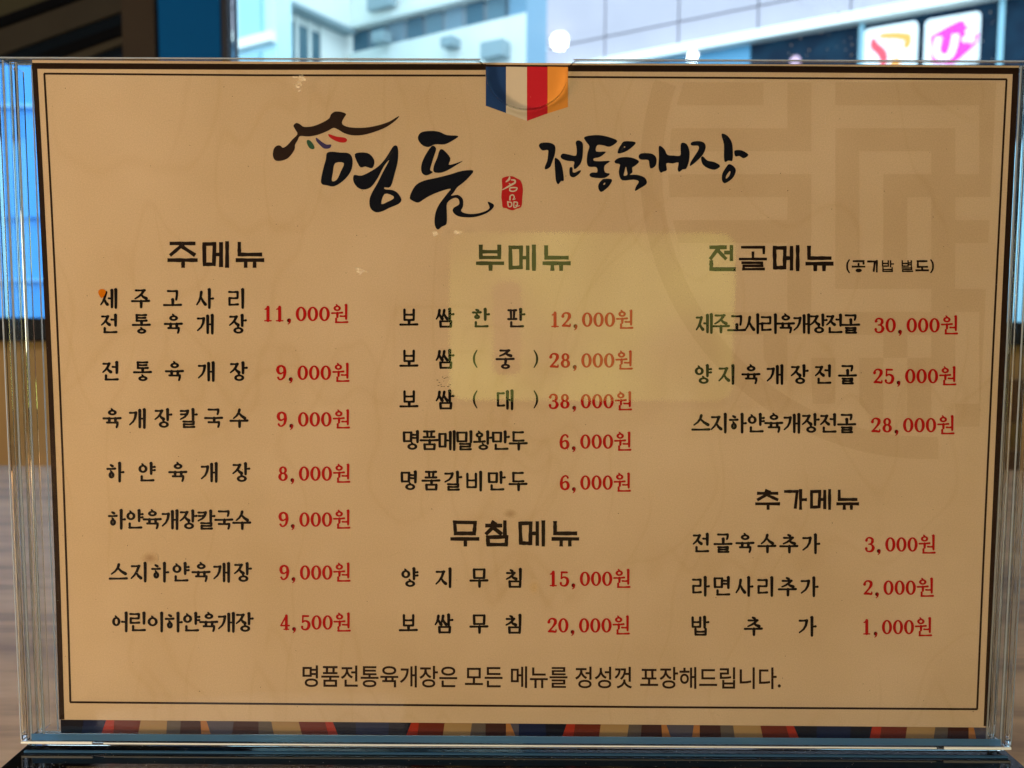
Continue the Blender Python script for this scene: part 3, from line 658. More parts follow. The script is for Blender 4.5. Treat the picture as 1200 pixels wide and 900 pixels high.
def plate(name, outline, y0, y1):
    m = MB(); m.tess([outline], lambda x, z: (x, y0, z)); m.tess([outline[::-1]], lambda x, z: (x, y1, z)); n = len(outline)
    for i in range(n):
        a, b = outline[i], outline[(i+1) % n]; m.poly([(a[0], y0, a[1]), (b[0], y0, b[1]), (b[0], y1, b[1]), (a[0], y1, a[1])], 1)
    return m.build(name, [M['plate'], M['plate_edge']], holder)
me_ = thin_glass('acrylic_rim', (.60, .66, .68), .15, 1.49, 1.6); M['plate_edge'] = me_
plate('front_plate', notch_outline(), YF0, YF1)
plate('back_plate', [(HL, ZB), (HR, ZB), (HR, ZT+.0002), (HL, ZT+.0002)], YB0, YB1)
# solid clear side bars and spacers between and beside the plates
xl = S(40, 76)[0]; xr_ = S(1192, 82)[0]
for a, b, y0, y1 in ((HL-.0022, HL-.0002, YF0-.0004, YB1+.0006), (HL+.0012, HL+.0030, YF1+.0001, YB0-.0001),
                     (HR+.0002, HR+.0022, YF0-.0004, YB1+.0006), (HR-.0028, HR-.0012, YF1+.0001, YB0-.0001)):
    box('side_bar', (a, y0, ZB), (b, y1, ZT-.0003), M['acrylic'], holder, .00022)
for a, b in ((HL+.0001, HL+.0009), (HR-.0009, HR-.0001)):
    box('back_bar', (a, YB1+.0003, ZB), (b, YB1+.0040, ZT-.001), M['acrylic'], holder, .0002)
for x, w, y in ((HL-.0024, .0003, YF0), (HL+.0005, .00025, YF0+.0004), (HL+.0031, .00022, YF1+.0003), (HL+.0058, .00018, YB1-.0004),
                (HR+.0024, .0003, YF0), (HR-.0005, .0002, YF0+.0004), (HR-.0036, .00022, YF1+.0003)):
    box('white_glint_strip', (x-w*.8, y, ZB+.0004), (x+w*.8, y+.00035, ZT-.0006), M['line'], holder)  # white strips added as glints along the clear sides
_n0, _n1 = at(563, 75, YF0).x, at(672, 75, YF0).x
for a, b, y in ((HL, _n0, YF0), (_n1, HR, YF0), (HL, HR, YB1-.0003)):
    box('top_edge', (a, y-.0001, ZT-.00022), (b, y+.0003, ZT+.0001), M['line'], holder)
# sawn rims: along the top and the glued joint along the bottom
box('bottom_rail', (HL, YF0-.0003, ZB-.0013), (HR, YB1, ZB-.0002), M['acrylic'], holder, .0002)
box('joint_line', (at(123, 872, YF0).x, YF0-.0010, ZB-.0004), (at(1096, 877, YF0).x, YF0-.0005, ZB+.0000), M['edge'], holder, .0001)
box('joint_line', (HL-.002, YF0-.0010, ZB-.0004), (at(110, 872, YF0).x, YF0-.0005, ZB+.0003), M['edge'], holder, .0001)
box('joint_line', (at(1105, 877, YF0).x, YF0-.0010, ZB-.0006), (HR+.002, YF0-.0005, ZB+.0002), M['edge'], holder, .0001)
zp = at(600, 862.8, YF0).z
box('blue_light_strip', (HL+.001, YF0-.0002, ZB+.0003), (HR-.001, YF0-.00005, zp), M['frosted'], holder)  # strip below the sheet, tinted blue for daylight coming through
box('blue_light_bar', (HL, YF0-.0028, ZBASE+.0001), (HR, YF0-.0018, ZBASE+.0005), M['frosted'], holder, .0001)  # bar added for the blue light line at the foot
base = box('black_foot', (HL-.002, -.038, ZBASE-.004), (HR+.0022, YB1+.001, ZBASE), M['black'], holder, .0004)
m = MB()
for _ in range(420):
    x = random.uniform(HL, HR); y = random.uniform(-.06, -.004)*random.random(); r = random.uniform(.00005, .00016)
    c = Vector((x, y, ZBASE+.00012)); m.poly([c+Vector((-r, 0, 0)), c+Vector((0, -r, 0)), c+Vector((r, 0, 0)), c+Vector((0, r, 0))])
tag(m.build('foot_dust', M['dust'], holder), kind='stuff')
m = MB()
for _ in range(170):
    x = random.uniform(HL, HR); z = random.uniform(ZB, ZT); r = random.uniform(.00003, .00010)
    if random.random() < .35: x = random.uniform(HL, HL+.011)
    c = Vector((x, YF0-.00006, z)); m.poly([c+Vector((-r, 0, 0)), c+Vector((0, 0, -r)), c+Vector((r, 0, .3*r)), c+Vector((0, 0, r))])
tag(m.build('plate_dust', M['dust'], holder), kind='stuff')

M['scratch_glare'] = mat('scratch_and_glare', (1.0, .90, .72), .5); M['scratch_glare'].node_tree.nodes['Principled BSDF'].inputs['Alpha'].default_value = .22  # pale tone shared by hair scratches and painted glare spots
m = MB()
for _ in range(46):                               # hair scratches in the front plate
    x = random.uniform(HL+.01, HR-.01); z = random.uniform(ZB+.01, ZT-.01); a = random.uniform(0, 3.14); ln = random.uniform(.001, .006); w = random.uniform(.00002, .00006); P_ = []
    for k in range(5): P_.append((x+math.cos(a)*ln*k/4, z+math.sin(a)*ln*k/4)); a += random.uniform(-.3, .3)
    A_, B_ = ribbon(P_, [w*.3, w, w, w, w*.3])
    for k in range(4): m.poly([(q[0], YF0-.00004, q[1]) for q in (A_[k], A_[k+1], B_[k+1], B_[k])])
for (px, py, rx, ry) in ((350, 100, 4, 9), (353, 92, 6, 4), (422, 318, 7, 3), (510, 274, 4, 3), (536, 272, 5, 2)):  # pale flecks painting the glare spots on the plate
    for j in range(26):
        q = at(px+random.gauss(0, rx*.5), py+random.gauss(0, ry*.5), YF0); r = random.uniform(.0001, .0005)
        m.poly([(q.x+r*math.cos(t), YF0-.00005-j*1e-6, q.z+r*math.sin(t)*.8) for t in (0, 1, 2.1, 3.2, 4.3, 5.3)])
tag(m.build('scratches_and_glare', M['scratch_glare'], holder), kind='stuff')

# ------------------------------------------------------------------ table
ZTAB = ZBASE-.0045
def wood_mat(name, c1, c2, c3, rough=.25):
    m = mat(name, c1, rough, spec=.5); b = m.node_tree.nodes['Principled BSDF']; b.inputs['Specular IOR Level'].default_value = .22; tc = N(m, 'ShaderNodeTexCoord'); mp = N(m, 'ShaderNodeMapping')
    mp.inputs['Rotation'].default_value = (0, 0, math.radians(-30)); mp.inputs['Scale'].default_value = (1.3, 11, 1); L(m, tc.outputs['Object'], mp.inputs[0])
    n = N(m, 'ShaderNodeTexNoise'); n.inputs['Scale'].default_value = 2.2; n.inputs['Detail'].default_value = 9; n.inputs['Roughness'].default_value = .62; n.inputs['Distortion'].default_value = .6
    L(m, mp.outputs[0], n.inputs['Vector']); r = N(m, 'ShaderNodeValToRGB'); e = r.color_ramp.elements
    e[0].position = .30; e[0].color = (*c3, 1); e[1].position = .70; e[1].color = (*c1, 1); k = e.new(.5); k.color = (*c2, 1)
    L(m, n.outputs['Fac'], r.inputs[0]); L(m, r.outputs[0], b.inputs['Base Color']); return m
M['wood'] = wood_mat('table_wood', (.92, .57, .29), (.70, .39, .18), (.18, .08, .035), .40)
M['tan_wall'] = noise_mat('tan_panel', (.62, .38, .16), (.66, .42, .19), 3, 4, .6)
M['steel'] = mat('table_steel', (.12, .12, .13), .4, .8)
tbl = thing('dining_table', 'pale oak grain restaurant table under the menu stand', 'table', (0, 0, 0))
box('tabletop', (-.62, -1.1, ZTAB-.03), (.72, .52, ZTAB), M['wood'], tbl, .002)
for x in (-.52, .62):
    for y in (-1.02, .44): box('leg', (x-.02, y-.02, -.75), (x+.02, y+.02, ZTAB-.03), M['steel'], tbl)
ZF = -.75

# ------------------------------------------------------------------ room shell and window wall
YW = .98
def struct(o): o['kind'] = 'structure'; return o
M['floor'] = noise_mat('floor_tile', (.16, .12, .09), (.20, .15, .11), 6, 4, .4)
M['room'] = noise_mat('room_plaster', (.10, .07, .045), (.12, .085, .055), 2, 3, .8)
M['ceiling'] = noise_mat('ceiling_paint', (.10, .085, .07), (.12, .10, .08), 2, 3, .8)
struct(box('floor', (-2.6, -3.2, ZF-.05), (3.2, 1.1, ZF), M['floor']))
struct(box('ceiling', (-2.6, -3.2, 1.85), (3.2, .93, 1.92), M['ceiling']))
struct(box('wall_back', (-2.6, -3.3, ZF), (3.2, -3.2, 1.85), M['room']))
struct(box('wall_left', (-2.7, -3.2, ZF), (-2.6, 1.1, 1.9), M['room']))
struct(box('wall_right', (3.2, -3.2, ZF), (3.3, 1.1, 1.9), M['room']))
zsill = at(5, 399, YW).z; ztan = zsill
struct(box('wall_window', (-2.6, YW, ZF), (3.2, YW+.12, zsill-.002), M['tan_wall']))
M['sill'] = noise_mat('dark_sill', (.012, .014, .02), (.02, .022, .03), 8, 3, .35)
ztop_s = at(5, 372, YW-.03).z
tag(box('window_sill', (-2.58, YW-.04, zsill), (3.18, YW+.12, ztop_s), M['sill'], None, .004), 'dark sill running under the restaurant window', 'window sill')
M['post_blue'] = noise_mat('blue_post', (.001, .13, .46), (.001, .15, .52), 5, 3, .7, .12)
M['post_dark'] = mat('black_gasket', (.006, .012, .03), .5)
M['post_brown'] = noise_mat('brown_post', (.062, .046, .036), (.072, .054, .042), 5, 3, .7, .15)
def px_x(px, Y): return at(px, 35, Y).x
po = thing('window_post', 'blue painted window post with black gasket beside the brown post', 'post', (0, 0, 0))
box('post', (px_x(185, YW), YW, ztop_s), (px_x(258, YW), YW+.05, 1.84), M['post_blue'], po, .002)
box('gasket', (px_x(258, YW)+.0005, YW+.004, ztop_s), (px_x(265.5, YW), YW+.05, 1.84), M['post_dark'], po)
tag(box('window_post', (px_x(146, YW), YW-.01, ztop_s), (px_x(184.5, YW), YW+.05, 1.84), M['post_brown'], None, .002), 'plain brown post left of the blue window post', 'post')
# slanted louvres in the top left window field
lou = thing('louvre_screen', 'dark screen of slanted louvre boards in the upper left window', 'louvre', (0, 0, 0))
M['lv'] = [noise_mat('louvre_olive', (.070, .066, .040), (.085, .078, .05), 6, 3, .6, .12), mat('louvre_black', (.004, .005, .008), .8, spec=.1), noise_mat('louvre_brown', (.058, .050, .040), (.072, .062, .05), 6, 3, .6, .12), mat('louvre_night', (.006, .012, .022), .8, spec=.1), noise_mat('louvre_bronze', (.07, .06, .045), (.085, .07, .05), 6, 3, .6, .12)]
YL = YW+.02; zl = at(20, 67, YL).z; xL, xR = px_x(-620, YL), px_x(145.6, YL)
def zl_at(px, py): q = at(px, py, YL); return q.x, q.z
sl = -.36; 
for k, (y_top, y_bot, mi) in enumerate(((-40, 26, 0), (26, 42, 1), (42, 66, 2), (66, 78, 3), (78, 96, 1), (96, 104, 4), (104, 112, 3))):
    # boards run up to the right; values are heights in the photograph at x = 0
    pass
def board(yt0, yb0, mi, dy, name='louvre_board'):
    m = MB(); pts = []
    for (px, py) in ((-620, yt0+620*.36), (146, yt0-146*.36), (146, yb0-146*.36), (-620, yb0+620*.36)):
        x, z = zl_at(px, py); pts.append([x, z])
    # clip against the lower edge of the screen
    z_ = [max(q[1], zl) for q in pts]
    a, b, c, d = pts
    def cut(p, q):
        if p[1] >= zl: return p
        t = (zl-q[1])/(p[1]-q[1]); return [q[0]+(p[0]-q[0])*t, zl]
    poly = []
    ring = [a, b, c, d]
    for i in range(4):
        p, q = ring[i], ring[(i+1) % 4]; ip, iq = p[1] >= zl, q[1] >= zl
        if ip: poly.append(p)
        if ip != iq: t = (zl-p[1])/(q[1]-p[1]); poly.append([p[0]+(q[0]-p[0])*t, zl])
    if len(poly) < 3: return
    y0, y1 = YL+dy, YL+dy+.03; n = len(poly)
    m.poly([(x, y0, z) for x, z in poly]); m.poly([(x, y1, z) for x, z in poly[::-1]])
    for i in range(n):
        p, q = poly[i], poly[(i+1) % n]; m.poly([(p[0], y0, p[1]), (p[0], y1, p[1]), (q[0], y1, q[1]), (q[0], y0, q[1])])
    m.build(name, M['lv'][mi], lou)
edges = [-420, -360, -330, -240, -215, -150, -120, -60, -30, 19, 32, 63, 79, 92, 102, 112]
cols = [0, 1, 2, 1, 0, 1, 2, 1, 0, 1, 2, 3, 1, 4, 3]
for k in range(len(cols)): board(edges[k]+.4, edges[k+1]-.4, cols[k], .004*(k % 3))
box('lintel', (-2.6, YW+.052, 1.84), (3.2, YW+.10, 1.9), M['post_brown'], lou)
# window pane
M['pane'] = thin_glass('window_glass', (.94, .985, .99), .0, 1.5, 1.0)
pane = box('window_pane', (px_x(265.5, YW)+.001, YW+.02, ztop_s), (3.18, YW+.026, 1.84), M['pane'])
tag(pane, 'large window pane above the sign showing the street', 'window pane')
tag(box('window_pane', (-2.58, YW+.02, ztop_s), (px_x(146, YW)-.001, YW+.026, zl-.003), M['pane']), 'narrow window pane under the dark louvres', 'window pane')
m = MB()
for _ in range(60):
    px, py = random.uniform(920, 1199), random.uniform(0, 70); c = at(px, py, YW+.018); r = random.uniform(.0005, .0016)
    m.poly([c+Vector((-r, 0, -.3*r)), c+Vector((0, 0, -1.6*r)), c+Vector((r, 0, 0)), c+Vector((0, 0, 1.6*r))])
tag(m.build('rain_spots', M['dust'], pane), kind='stuff')

# ceiling lamps mirrored in the window (two round downlights)
M['lamp'] = mat('lamp_glow', (1, 1, 1), .5, emit=(1, .97, .92), es=42); M['lamp_rim'] = mat('lamp_rim', (.7, .7, .68), .4)
def mirrored(px, py, ztarget):
    d = ray(px, py); t = (ztarget-CAM.z)/d.z; q = CAM+d*t; ym = YW+.02; return Vector((q.x, 2*ym-q.y, ztarget)), t
def lamp(px, py, rpx, lab, z=1.78):
    c, t = mirrored(px, py, z); r = rpx/F_PX*t
    th = thing('ceiling_lamp', lab, 'lamp', tuple(c), 'ceiling lamps')
    me = bpy.data.meshes.new('bulb'); bm = bmesh.new(); bmesh.ops.create_uvsphere(bm, u_segments=24, v_segments=14, radius=r*.86); bm.to_mesh(me); bm.free()
    for f in me.polygons: f.use_smooth = True
    link('bulb', me, M['lamp'], th)
    me = bpy.data.meshes.new('rod'); bm = bmesh.new(); bmesh.ops.create_cone(bm, segments=12, radius1=.012, radius2=.008, depth=.08, cap_ends=True); bm.to_mesh(me); bm.free()
    o = link('rod', me, M['lamp_rim'], th); o.location = (0, 0, r*.86+.01)
lamp(655.7, 48, 11.5, 'round white ceiling lamp whose larger reflection floats in the window')
lamp(811+1, 66, 7.5, 'smaller white ceiling lamp reflected just above the sign edge')

# glowing panel added behind the viewer so the acrylic mirrors a yellow patch
def mir(px, py, Y):                               # virtual point at depth Y beyond the plate, mirrored back into the room
    q = at(px, py, Y); return Vector((q.x, 2*YF0-q.y, q.z))
YS = 2.3
a, b = mir(527, 272, YS), mir(858, 470, YS)
M['screen'] = mat('panel_glow', (.02, .02, .02), .3, emit=(.95, 1.0, .22), es=3.4)
_b = M['screen'].node_tree.nodes['Principled BSDF']; _tc = N(M['screen'], 'ShaderNodeTexCoord'); _n = N(M['screen'], 'ShaderNodeTexNoise'); _n.inputs['Scale'].default_value = 2.6; _n.inputs['Detail'].default_value = 1
L(M['screen'], _tc.outputs['Object'], _n.inputs['Vector']); _r = N(M['screen'], 'ShaderNodeMapRange'); _r.inputs[1].default_value = .35; _r.inputs[2].default_value = .65; _r.inputs[3].default_value = 1.6; _r.inputs[4].default_value = 5.6
L(M['screen'], _n.outputs['Fac'], _r.inputs[0]); L(M['screen'], _r.outputs[0], _b.inputs['Emission Strength'])
M['casing'] = mat('panel_casing', (.02, .02, .02), .5)
scr = thing('reflected_glow_panel', 'unseen panel added behind the viewer for its pale yellow reflection', 'screen', (0, 0, 0))
x0, x1 = sorted((a.x, b.x)); z0, z1 = sorted((a.z, b.z))
rr = .05; pts = []
for cx, cz, a0 in ((x1-rr, z1-rr, 0), (x0+rr, z1-rr, 90), (x0+rr, z0+rr, 180), (x1-rr, z0+rr, 270)):
    for k in range(7): q = math.radians(a0+k*15); pts.append((cx+rr*math.cos(q), cz+rr*math.sin(q)))
m = MB(); m.tess([pts], lambda x, z: (x, a.y, z)); m.build('glow_face', M['screen'], scr)
q0, q1 = mir(578, 330, YS), mir(610, 440, YS); rr = .03; pts = []
for cx, cz, a0 in ((max(q0.x, q1.x)-rr, q0.z-rr, 0), (min(q0.x, q1.x)+rr, q0.z-rr, 90), (min(q0.x, q1.x)+rr, q1.z+rr, 180), (max(q0.x, q1.x)-rr, q1.z+rr, 270)):
    for k in range(7): q = math.radians(a0+k*15); pts.append((cx+rr*math.cos(q), cz+rr*math.sin(q)))
m = MB(); m.tess([pts], lambda x, z: (x, a.y+.004, z)); m.build('pink_glow_patch', mat('pink_glow_patch', (.1, .06, .05), .3, emit=(.9, .45, .30), es=.9), scr)  # pink patch added to break up the yellow reflection
box('casing', (x0-.02, a.y-.06, z0-.02), (x1+.02, a.y-.012, z1+.02), M['casing'], scr)
box('stand', ((x0+x1)/2-.04, a.y-.05, ZF), ((x0+x1)/2+.04, a.y-.02, z0-.021), M['casing'], scr)

# ------------------------------------------------------------------ street outside
M['asphalt'] = noise_mat('asphalt', (.045, .045, .048), (.06, .06, .062), 20, 6, .9)
M['pave'] = noise_mat('paving', (.30, .29, .28), (.36, .35, .33), 8, 5, .9)
struct(box('road', (-60, 1.2, ZF-.2), (60, 70, ZF-.15), M['asphalt'])); struct(box('pavement', (-60, 1.12, ZF-.15), (60, 3.4, ZF-.02), M['pave']))
DR = Vector((.857, -.515, 0)).normalized(); DL = Vector((.515, .857, 0)).normalized()
class Facade:
    """vertical wall plane through a point, u runs along d, w goes out towards the street"""
    def __init__(s, P0, d, out): s.P = Vector((P0.x, P0.y, 0)); s.d = d; s.n = out
    def uv(s, px, py):
        r = ray(px, py); n = s.n; t = (s.P-CAM).dot(n)/r.dot(n); q = CAM+r*t; return (q-s.P).dot(s.d), q.z
    def pt(s, u, z, w): q = s.P+s.d*u+s.n*w; return (q.x, q.y, z)
    def box(s, name, u0, u1, z0, z1, w0, w1, m, parent):
        b = MB(); b.hexa([s.pt(u0, z0, w1), s.pt(u1, z0, w1), s.pt(u1, z0, w0), s.pt(u0, z0, w0), s.pt(u0, z1, w1), s.pt(u1, z1, w1), s.pt(u1, z1, w0), s.pt(u0, z1, w0)])
        return b.build(name, m, parent)
outR = Vector((-.515, -.857, 0)).normalized(); outL = Vector((.857, -.515, 0)).normalized()
M['pale'] = noise_mat('pale_cladding', (.40, .36, .41), (.43, .385, .44), 1.5, 3, .7); M['white'] = noise_mat('white_render', (.80, .84, .80), (.86, .88, .84), .7, 4, .8)
M['beam'] = mat('white_beam', (.86, .90, .86), .5); M['glassblue'] = noise_mat('window_blue', (.07, .15, .20), (.14, .24, .28), 1.2, 3, .25, .6, lo=.4, hi=.6)
M['teal'] = noise_mat('teal_fascia', (.001, .014, .035), (.004, .034, .065), 3, 5, .6, .15, lo=.4, hi=.7); M['skyblue'] = mat('light_blue_fascia', (.08, .30, .50), .4)
M['lightblue'] = mat('blue_trim', (.25, .48, .58), .4); M['sideblue'] = mat('blue_cladding', (.18, .33, .46), .6); M['grey_ac'] = mat('grey_unit', (.30, .40, .44), .6)
# shop building on the right
B = Facade(at(1140, 0, 9.5), DR, outR)
shop = thing('shop_building', 'pale clad shop building with white beam above a teal fascia', 'building', (0, 0, 0))
uL = B.uv(640, 30)[0]; uR = B.uv(1290, 30)[0]+3
ub, zb1 = B.uv(900, 38.5); ub2, zb0 = B.uv(900, 49.5)
ztopB = 13
B.box('wall', uL, uR, ZF-.15, ztopB, -.5, -.06, M['pale'], shop)
# cladding panels above the beam
jx = [B.uv(x, 40)[0] for x in (709, 795, 888, 996)]; du = .0; zj = B.uv(760, 33)[1]
us = [uL]+jx; step = jx[-1]-jx[-2]
while us[-1] < uR-.4: us.append(us[-1]+step)
us[-1] = uR; zs_ = [zb1, zj]
while zs_[-1] < ztopB-1.3: zs_.append(zs_[-1]+1.45)
for i in range(len(us)-1):
    for j in range(len(zs_)-1): B.box('cladding_panel', us[i]+.012, us[i+1]-.012, zs_[j]+.012, zs_[j+1]-.012, -.058, 0, M['pale'], shop)
B.box('beam', uL, uR, zb0, zb1, -.058, .22, M['beam'], shop)
u_t = B.uv(880, 60)[0]
B.box('fascia', uL, u_t, zb0-1.0, zb0-.002, -.058, .03, M['skyblue'], shop); B.box('fascia', u_t+.002, uR, zb0-1.6, zb0-.002, -.058, .03, M['teal'], shop)
for x in (1010, 1172):
    u = B.uv(x, 60)[0]; B.box('mullion', u-.03, u+.03, zb0-1.6, zb0-.003, .032, .09, M['lightblue'], shop)
B.box('shop_window', uL+.3, uR, ZF+.35, zb0-1.65, -.055, -.02, mat('shop_glass', (.30, .55, .68), .2), shop)
# two square shop signs
M['signwhite'] = mat('sign_white', (.75, .80, .82), .4, emit=(.9, .95, 1), es=.15); M['signpink'] = mat('sign_magenta', (.80, .02, .38), .4, emit=(1, .03, .5), es=.22)
M['signred'] = mat('sign_red', (.85, .05, .08), .4, emit=(1, .05, .1), es=.3); M['signorange'] = mat('sign_orange', (.95, .32, .05), .4, emit=(1, .35, .05), es=.35)
def sign(xl_, xr__, yl, yr, label):
    u0, za = B.uv(xl_, yl); u1, zb_ = B.uv(xr__, yr); w = u1-u0; zt = (za+zb_)/2; z0 = zt-w*1.02; r = w*.1
    th = thing('shop_sign', label, 'sign', B.pt(u0+w/2, z0, .15), 'shop signs'); inv = -Vector(th.location)
    pts = []
    for cx, cz, a0 in ((u1-r, zt-r, 0), (u0+r, zt-r, 90), (u0+r, z0+r, 180), (u1-r, z0+r, 270)):
        for k in range(6): a = math.radians(a0+k*18); pts.append((cx+r*math.cos(a), cz+r*math.sin(a)))
    m = MB(); f = lambda ww: (lambda u, z: tuple(Vector(B.pt(u, z, ww))+inv))
    m.tess([pts], f(.20)); n = len(pts)
    for i in range(n): a, b = pts[i], pts[(i+1) % n]; m.poly([f(.2)(*a), f(.2)(*b), f(.032)(*b), f(.032)(*a)])
    m.build('panel', M['signwhite'], th)
    def mark(name, mt, loops, ww=.204):
        m = MB()
        for l in loops: m.tess([[(u0+u*w, z0+v*(zt-z0)) for u, v in smooth_closed(l, 3)]], f(ww))
        m.build(name, M[mt], th)
    return mark
mk = sign(1015.5, 1077.5, 38.5, 31.8, 'white rounded shop sign with orange and red ribbon mark')
mk('orange_mark', 'signorange', [[(.27, .84), (.45, .86), (.75, .80), (.88, .74), (.88, .55), (.80, .48), (.74, .55), (.76, .64), (.55, .72), (.34, .76)], [(.55, .30), (.66, .34), (.70, .20), (.60, .10), (.52, .18)]])
mk('red_mark', 'signred', [[(.13, .74), (.20, .80), (.27, .68), (.40, .55), (.46, .40), (.42, .18), (.34, .12), (.32, .35), (.25, .48), (.14, .60)]])
mk = sign(1085.5, 1150, 28.5, 20.5, 'white rounded shop sign with magenta hexagon and U plus')
mk('magenta_mark', 'signpink', [[(.12, .62), (.12, .66), (.38, .78), (.62, .87), (.72, .84), (.74, .76), (.97, .58), (.97, .50), (.95, .38), (.78, .22), (.55, .05), (.50, .04), (.2, .12), (.16, .15), (.14, .35)]])
def stroke_loop(pts, w):
    a, b = smooth(pts, [w]*len(pts), 4); Lf, Rt = ribbon(a, b); return Lf, Rt
def white_strokes(mk_, lines): pass
m_u = []
for pts, w in (([(.27, .62), (.23, .38), (.30, .22), (.45, .20), (.53, .34), (.57, .62)], .13), ([(.70, .46), (.93, .62)], .11), ([(.88, .40), (.78, .68)], .11)):
    a, b = stroke_loop(pts, w) if len(pts) > 2 else ribbon(pts, [w]*len(pts)); m_u.append(a+b[::-1])
u0, za = B.uv(1085.5, 28.5); u1, zb_ = B.uv(1150, 20.5); w = u1-u0; zt = (za+zb_)/2; z0 = zt-w*1.02
par = [o for o in bpy.data.objects if o.name.startswith('shop_sign')][-1]; inv = -Vector(par.location)
m = MB()
for i, l in enumerate(m_u): m.tess([[(u0+u*w, z0+v*(zt-z0)) for u, v in l]], lambda u, z, i=i: tuple(Vector(B.pt(u, z, .209+.002*i))+inv))
m.build('letter_and_plus', M['signwhite'], par)
u0, z0 = B.uv(934, 74); r = B.uv(940, 74)[0]-u0; m = MB()
m.tess([[(u0+r*math.cos(k*.3927), z0+r*math.sin(k*.3927)) for k in range(16)]], lambda u, z: B.pt(u, z, .12)); m.tess([[(u0+r*math.cos(-k*.3927), z0+r*math.sin(-k*.3927)) for k in range(16)]], lambda u, z: B.pt(u, z, .035))
for k in range(16):
    a, b = k*.3927, (k+1)*.3927; q = lambda t, ww: B.pt(u0+r*math.cos(t), z0+r*math.sin(t), ww); m.poly([q(a, .12), q(b, .12), q(b, .035), q(a, .035)])
tag(m.build('round_sign', mat('pink_sign', (.75, .45, .60), .4)), 'tiny round pink sign showing just over the menu edge', 'sign')

# white corner building behind
A = Facade(at(408, 35, 21), DR, outR)
apt = thing('white_building', 'white office building with a slanting band of blue windows', 'building', (0, 0, 0))
uc = 0; ue = A.uv(617, 20)[0]; zb_t = A.uv(408, 36)[1]; zb_b = A.uv(408, 63)[1]
def wall_band(F, u0, u1, par, floors, sill=True):
    z = ZF-.15
    for a, b in floors: F.box('wall', u0, u1, z, a, -.4, 0, M['white'], par); z = b
    F.box('wall', u0, u1, z, 24, -.4, 0, M['white'], par)
H = 3.6; bands = [(zb_t-(zb_t-zb_b)-2*H, zb_t-2*H), (zb_b-H, zb_t-H), (zb_b, zb_t), (zb_b+H, zb_t+H), (zb_b+2*H, zb_t+2*H)]
bands = [b for b in bands if b[0] > ZF+.6]
wall_band(A, uc, ue, apt, bands)
for za, zb_ in bands:
    n = 9
    for k in range(n):
        a = uc+(ue-uc)*k/n; b = uc+(ue-uc)*(k+1)/n
        A.box('window', a+.05, b-.05, za+.03, zb_-.03, -.3, -.12, mat('pane_%d' % (k % 3), [(.07, .15, .21), (.13, .22, .28), (.20, .29, .36)][(k*7) % 3], .25), apt)
    A.box('ledge', uc, ue+.05, zb_-.02, zb_+.12, .002, .16, M['white'], apt)
for (px, py, s_) in ((455, 3, .8), (585, 62, .6), (453, 47, .4), (533, 53, .35)):
    u, z = A.uv(px, py); A.box('air_unit', u-s_*.5, u+s_*.5, z-s_*.3, z+s_*.3, .17 if py < 30 else .004, .35, M['grey_ac'], apt)
# its short side face, bluish
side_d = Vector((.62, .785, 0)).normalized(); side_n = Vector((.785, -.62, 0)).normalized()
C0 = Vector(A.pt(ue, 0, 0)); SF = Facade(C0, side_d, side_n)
us_ = SF.uv(641, 30)[0]; us_ = max(.5, min(6, us_)); SF.box('side_wall', .0, us_, ZF-.15, 24, -.5, 0, M['sideblue'], apt)
# left block: wall that comes towards the viewer, with tall windows
LB = Facade(at(408, 35, 21), DL, outL)
apl = thing('apartment_block', 'white apartment block with tall window bays left of the corner', 'building', (0, 0, 0))
ua = LB.uv(316, 20)[0]; zt_ = LB.uv(380, 25)[1]
LB.box('wall', ua-.3, .6, ZF-.15, 24, -.5, -.15, M['white'], apl)
LB.box('upper_wall', ua-.3, -.01, zt_, 24, -.148, .1, M['white'], apl)
LB.box('eave', ua-.3, -.01, zt_-.10, zt_-.004, -.146, .3, M['grey_ac'], apl)
for (x0_, x1_) in ((320, 333), (338, 349), (353, 364), (368, 378)):
    a, b = LB.uv(x0_, 40)[0], LB.uv(x1_, 40)[0]; LB.box('window', a, b, ZF+1, zt_-.3, -.148, -.1, M['glassblue'], apl)
for (x0_, x1_) in ((333.5, 337.5), (349.5, 352.5), (364.5, 367.5), (378.5, 407)):
    a, b = LB.uv(x0_, 40)[0], LB.uv(x1_, 40)[0]; LB.box('pier', a, b, ZF-.1, zt_-.11, -.147, -.08, M['white'], apl)
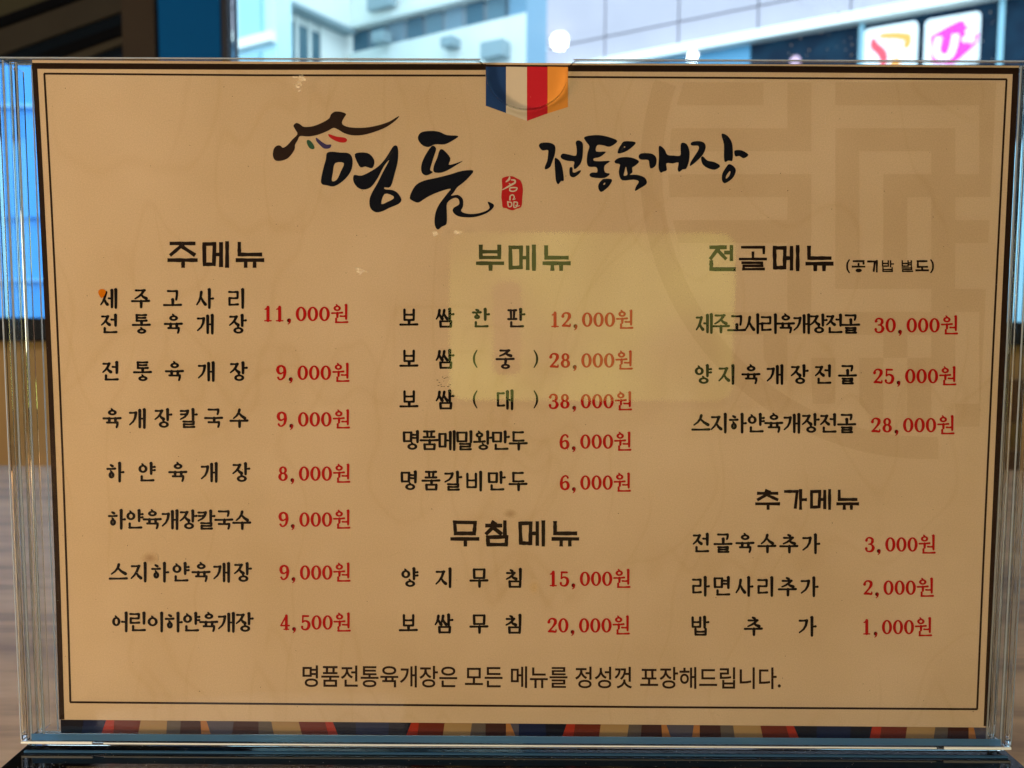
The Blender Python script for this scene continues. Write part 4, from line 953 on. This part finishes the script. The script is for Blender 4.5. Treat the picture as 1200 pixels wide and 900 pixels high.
# nearer block at the window post
NB = Facade(at(300, 35, 15), DR, outR)
nbk = thing('near_block', 'pale bluish block with a wide window between window post and apartments', 'building', (0, 0, 0))
u0_, u1_ = NB.uv(150, 35)[0], NB.uv(318, 35)[0]; M['paleblue'] = noise_mat('pale_blue_render', (.42, .66, .72), (.5, .72, .76), .8, 3, .7)
NB.box('wall', u0_, u1_, ZF-.15, 24, -.5, -.12, M['paleblue'], nbk)
for (a, b, c, d) in ((276, 303, -40, 38), (276, 303, 66, 150)):
    ua_, z1_ = NB.uv(a, c); ub_, z0_ = NB.uv(b, d); NB.box('window', ua_, ub_, z0_, z1_, -.118, -.05, M['lightblue'], nbk)
ua_, z1_ = NB.uv(266, 50); NB.box('ledge', u0_, u1_, z1_-.18, z1_, -.118, .03, M['white'], nbk)
# blue shutter building far left
SB = Facade(at(-200, 200, 9), Vector((1, 0, 0)), Vector((0, -1, 0)))
sbk = thing('blue_kiosk', 'bright blue shuttered kiosk seen past the left edge of the sign', 'building', (0, 0, 0))
M['kiosk'] = [mat('kiosk_blue', (.035, .27, .70), .5), mat('kiosk_pale', (.22, .50, .86), .5)]
SB.box('wall', -8, 2.6, ZF-.15, 3.6, -.5, -.05, M['kiosk'][0], sbk)
for z0, z1, i in ((.62, .64, 1), (1.35, 1.9, 0), (2.6, 2.63, 1)): SB.box('shutter_slat', -8, 2.6, z0, z1, -.048, .02, M['kiosk'][i], sbk)

# dark chair seen past the right edge of the sign
ch = thing('dining_chair', 'dark brown wooden chair at the far table edge right of the sign', 'chair', (.78, .72, 0))
M['chair'] = noise_mat('chair_wood', (.07, .028, .014), (.10, .045, .022), 8, 4, .4, stretch=(1, 1, .2)); M['seat'] = mat('black_seat', (.015, .015, .017), .5)
for x in (-.2, .2):
    box('rear_leg', (x-.02, .10, ZF), (x+.02, .14, .10), M['chair'], ch, .004); box('front_leg', (x-.02, -.28, ZF), (x+.02, -.24, ZF+.42), M['chair'], ch, .004)
box('seat', (-.22, -.28, ZF+.425), (.22, .09, ZF+.475), M['seat'], ch, .01)
for k in range(3): box('back_rail', (-.178, .108, -.20+k*.10), (.178, .13, -.14+k*.10), M['chair'], ch, .004)
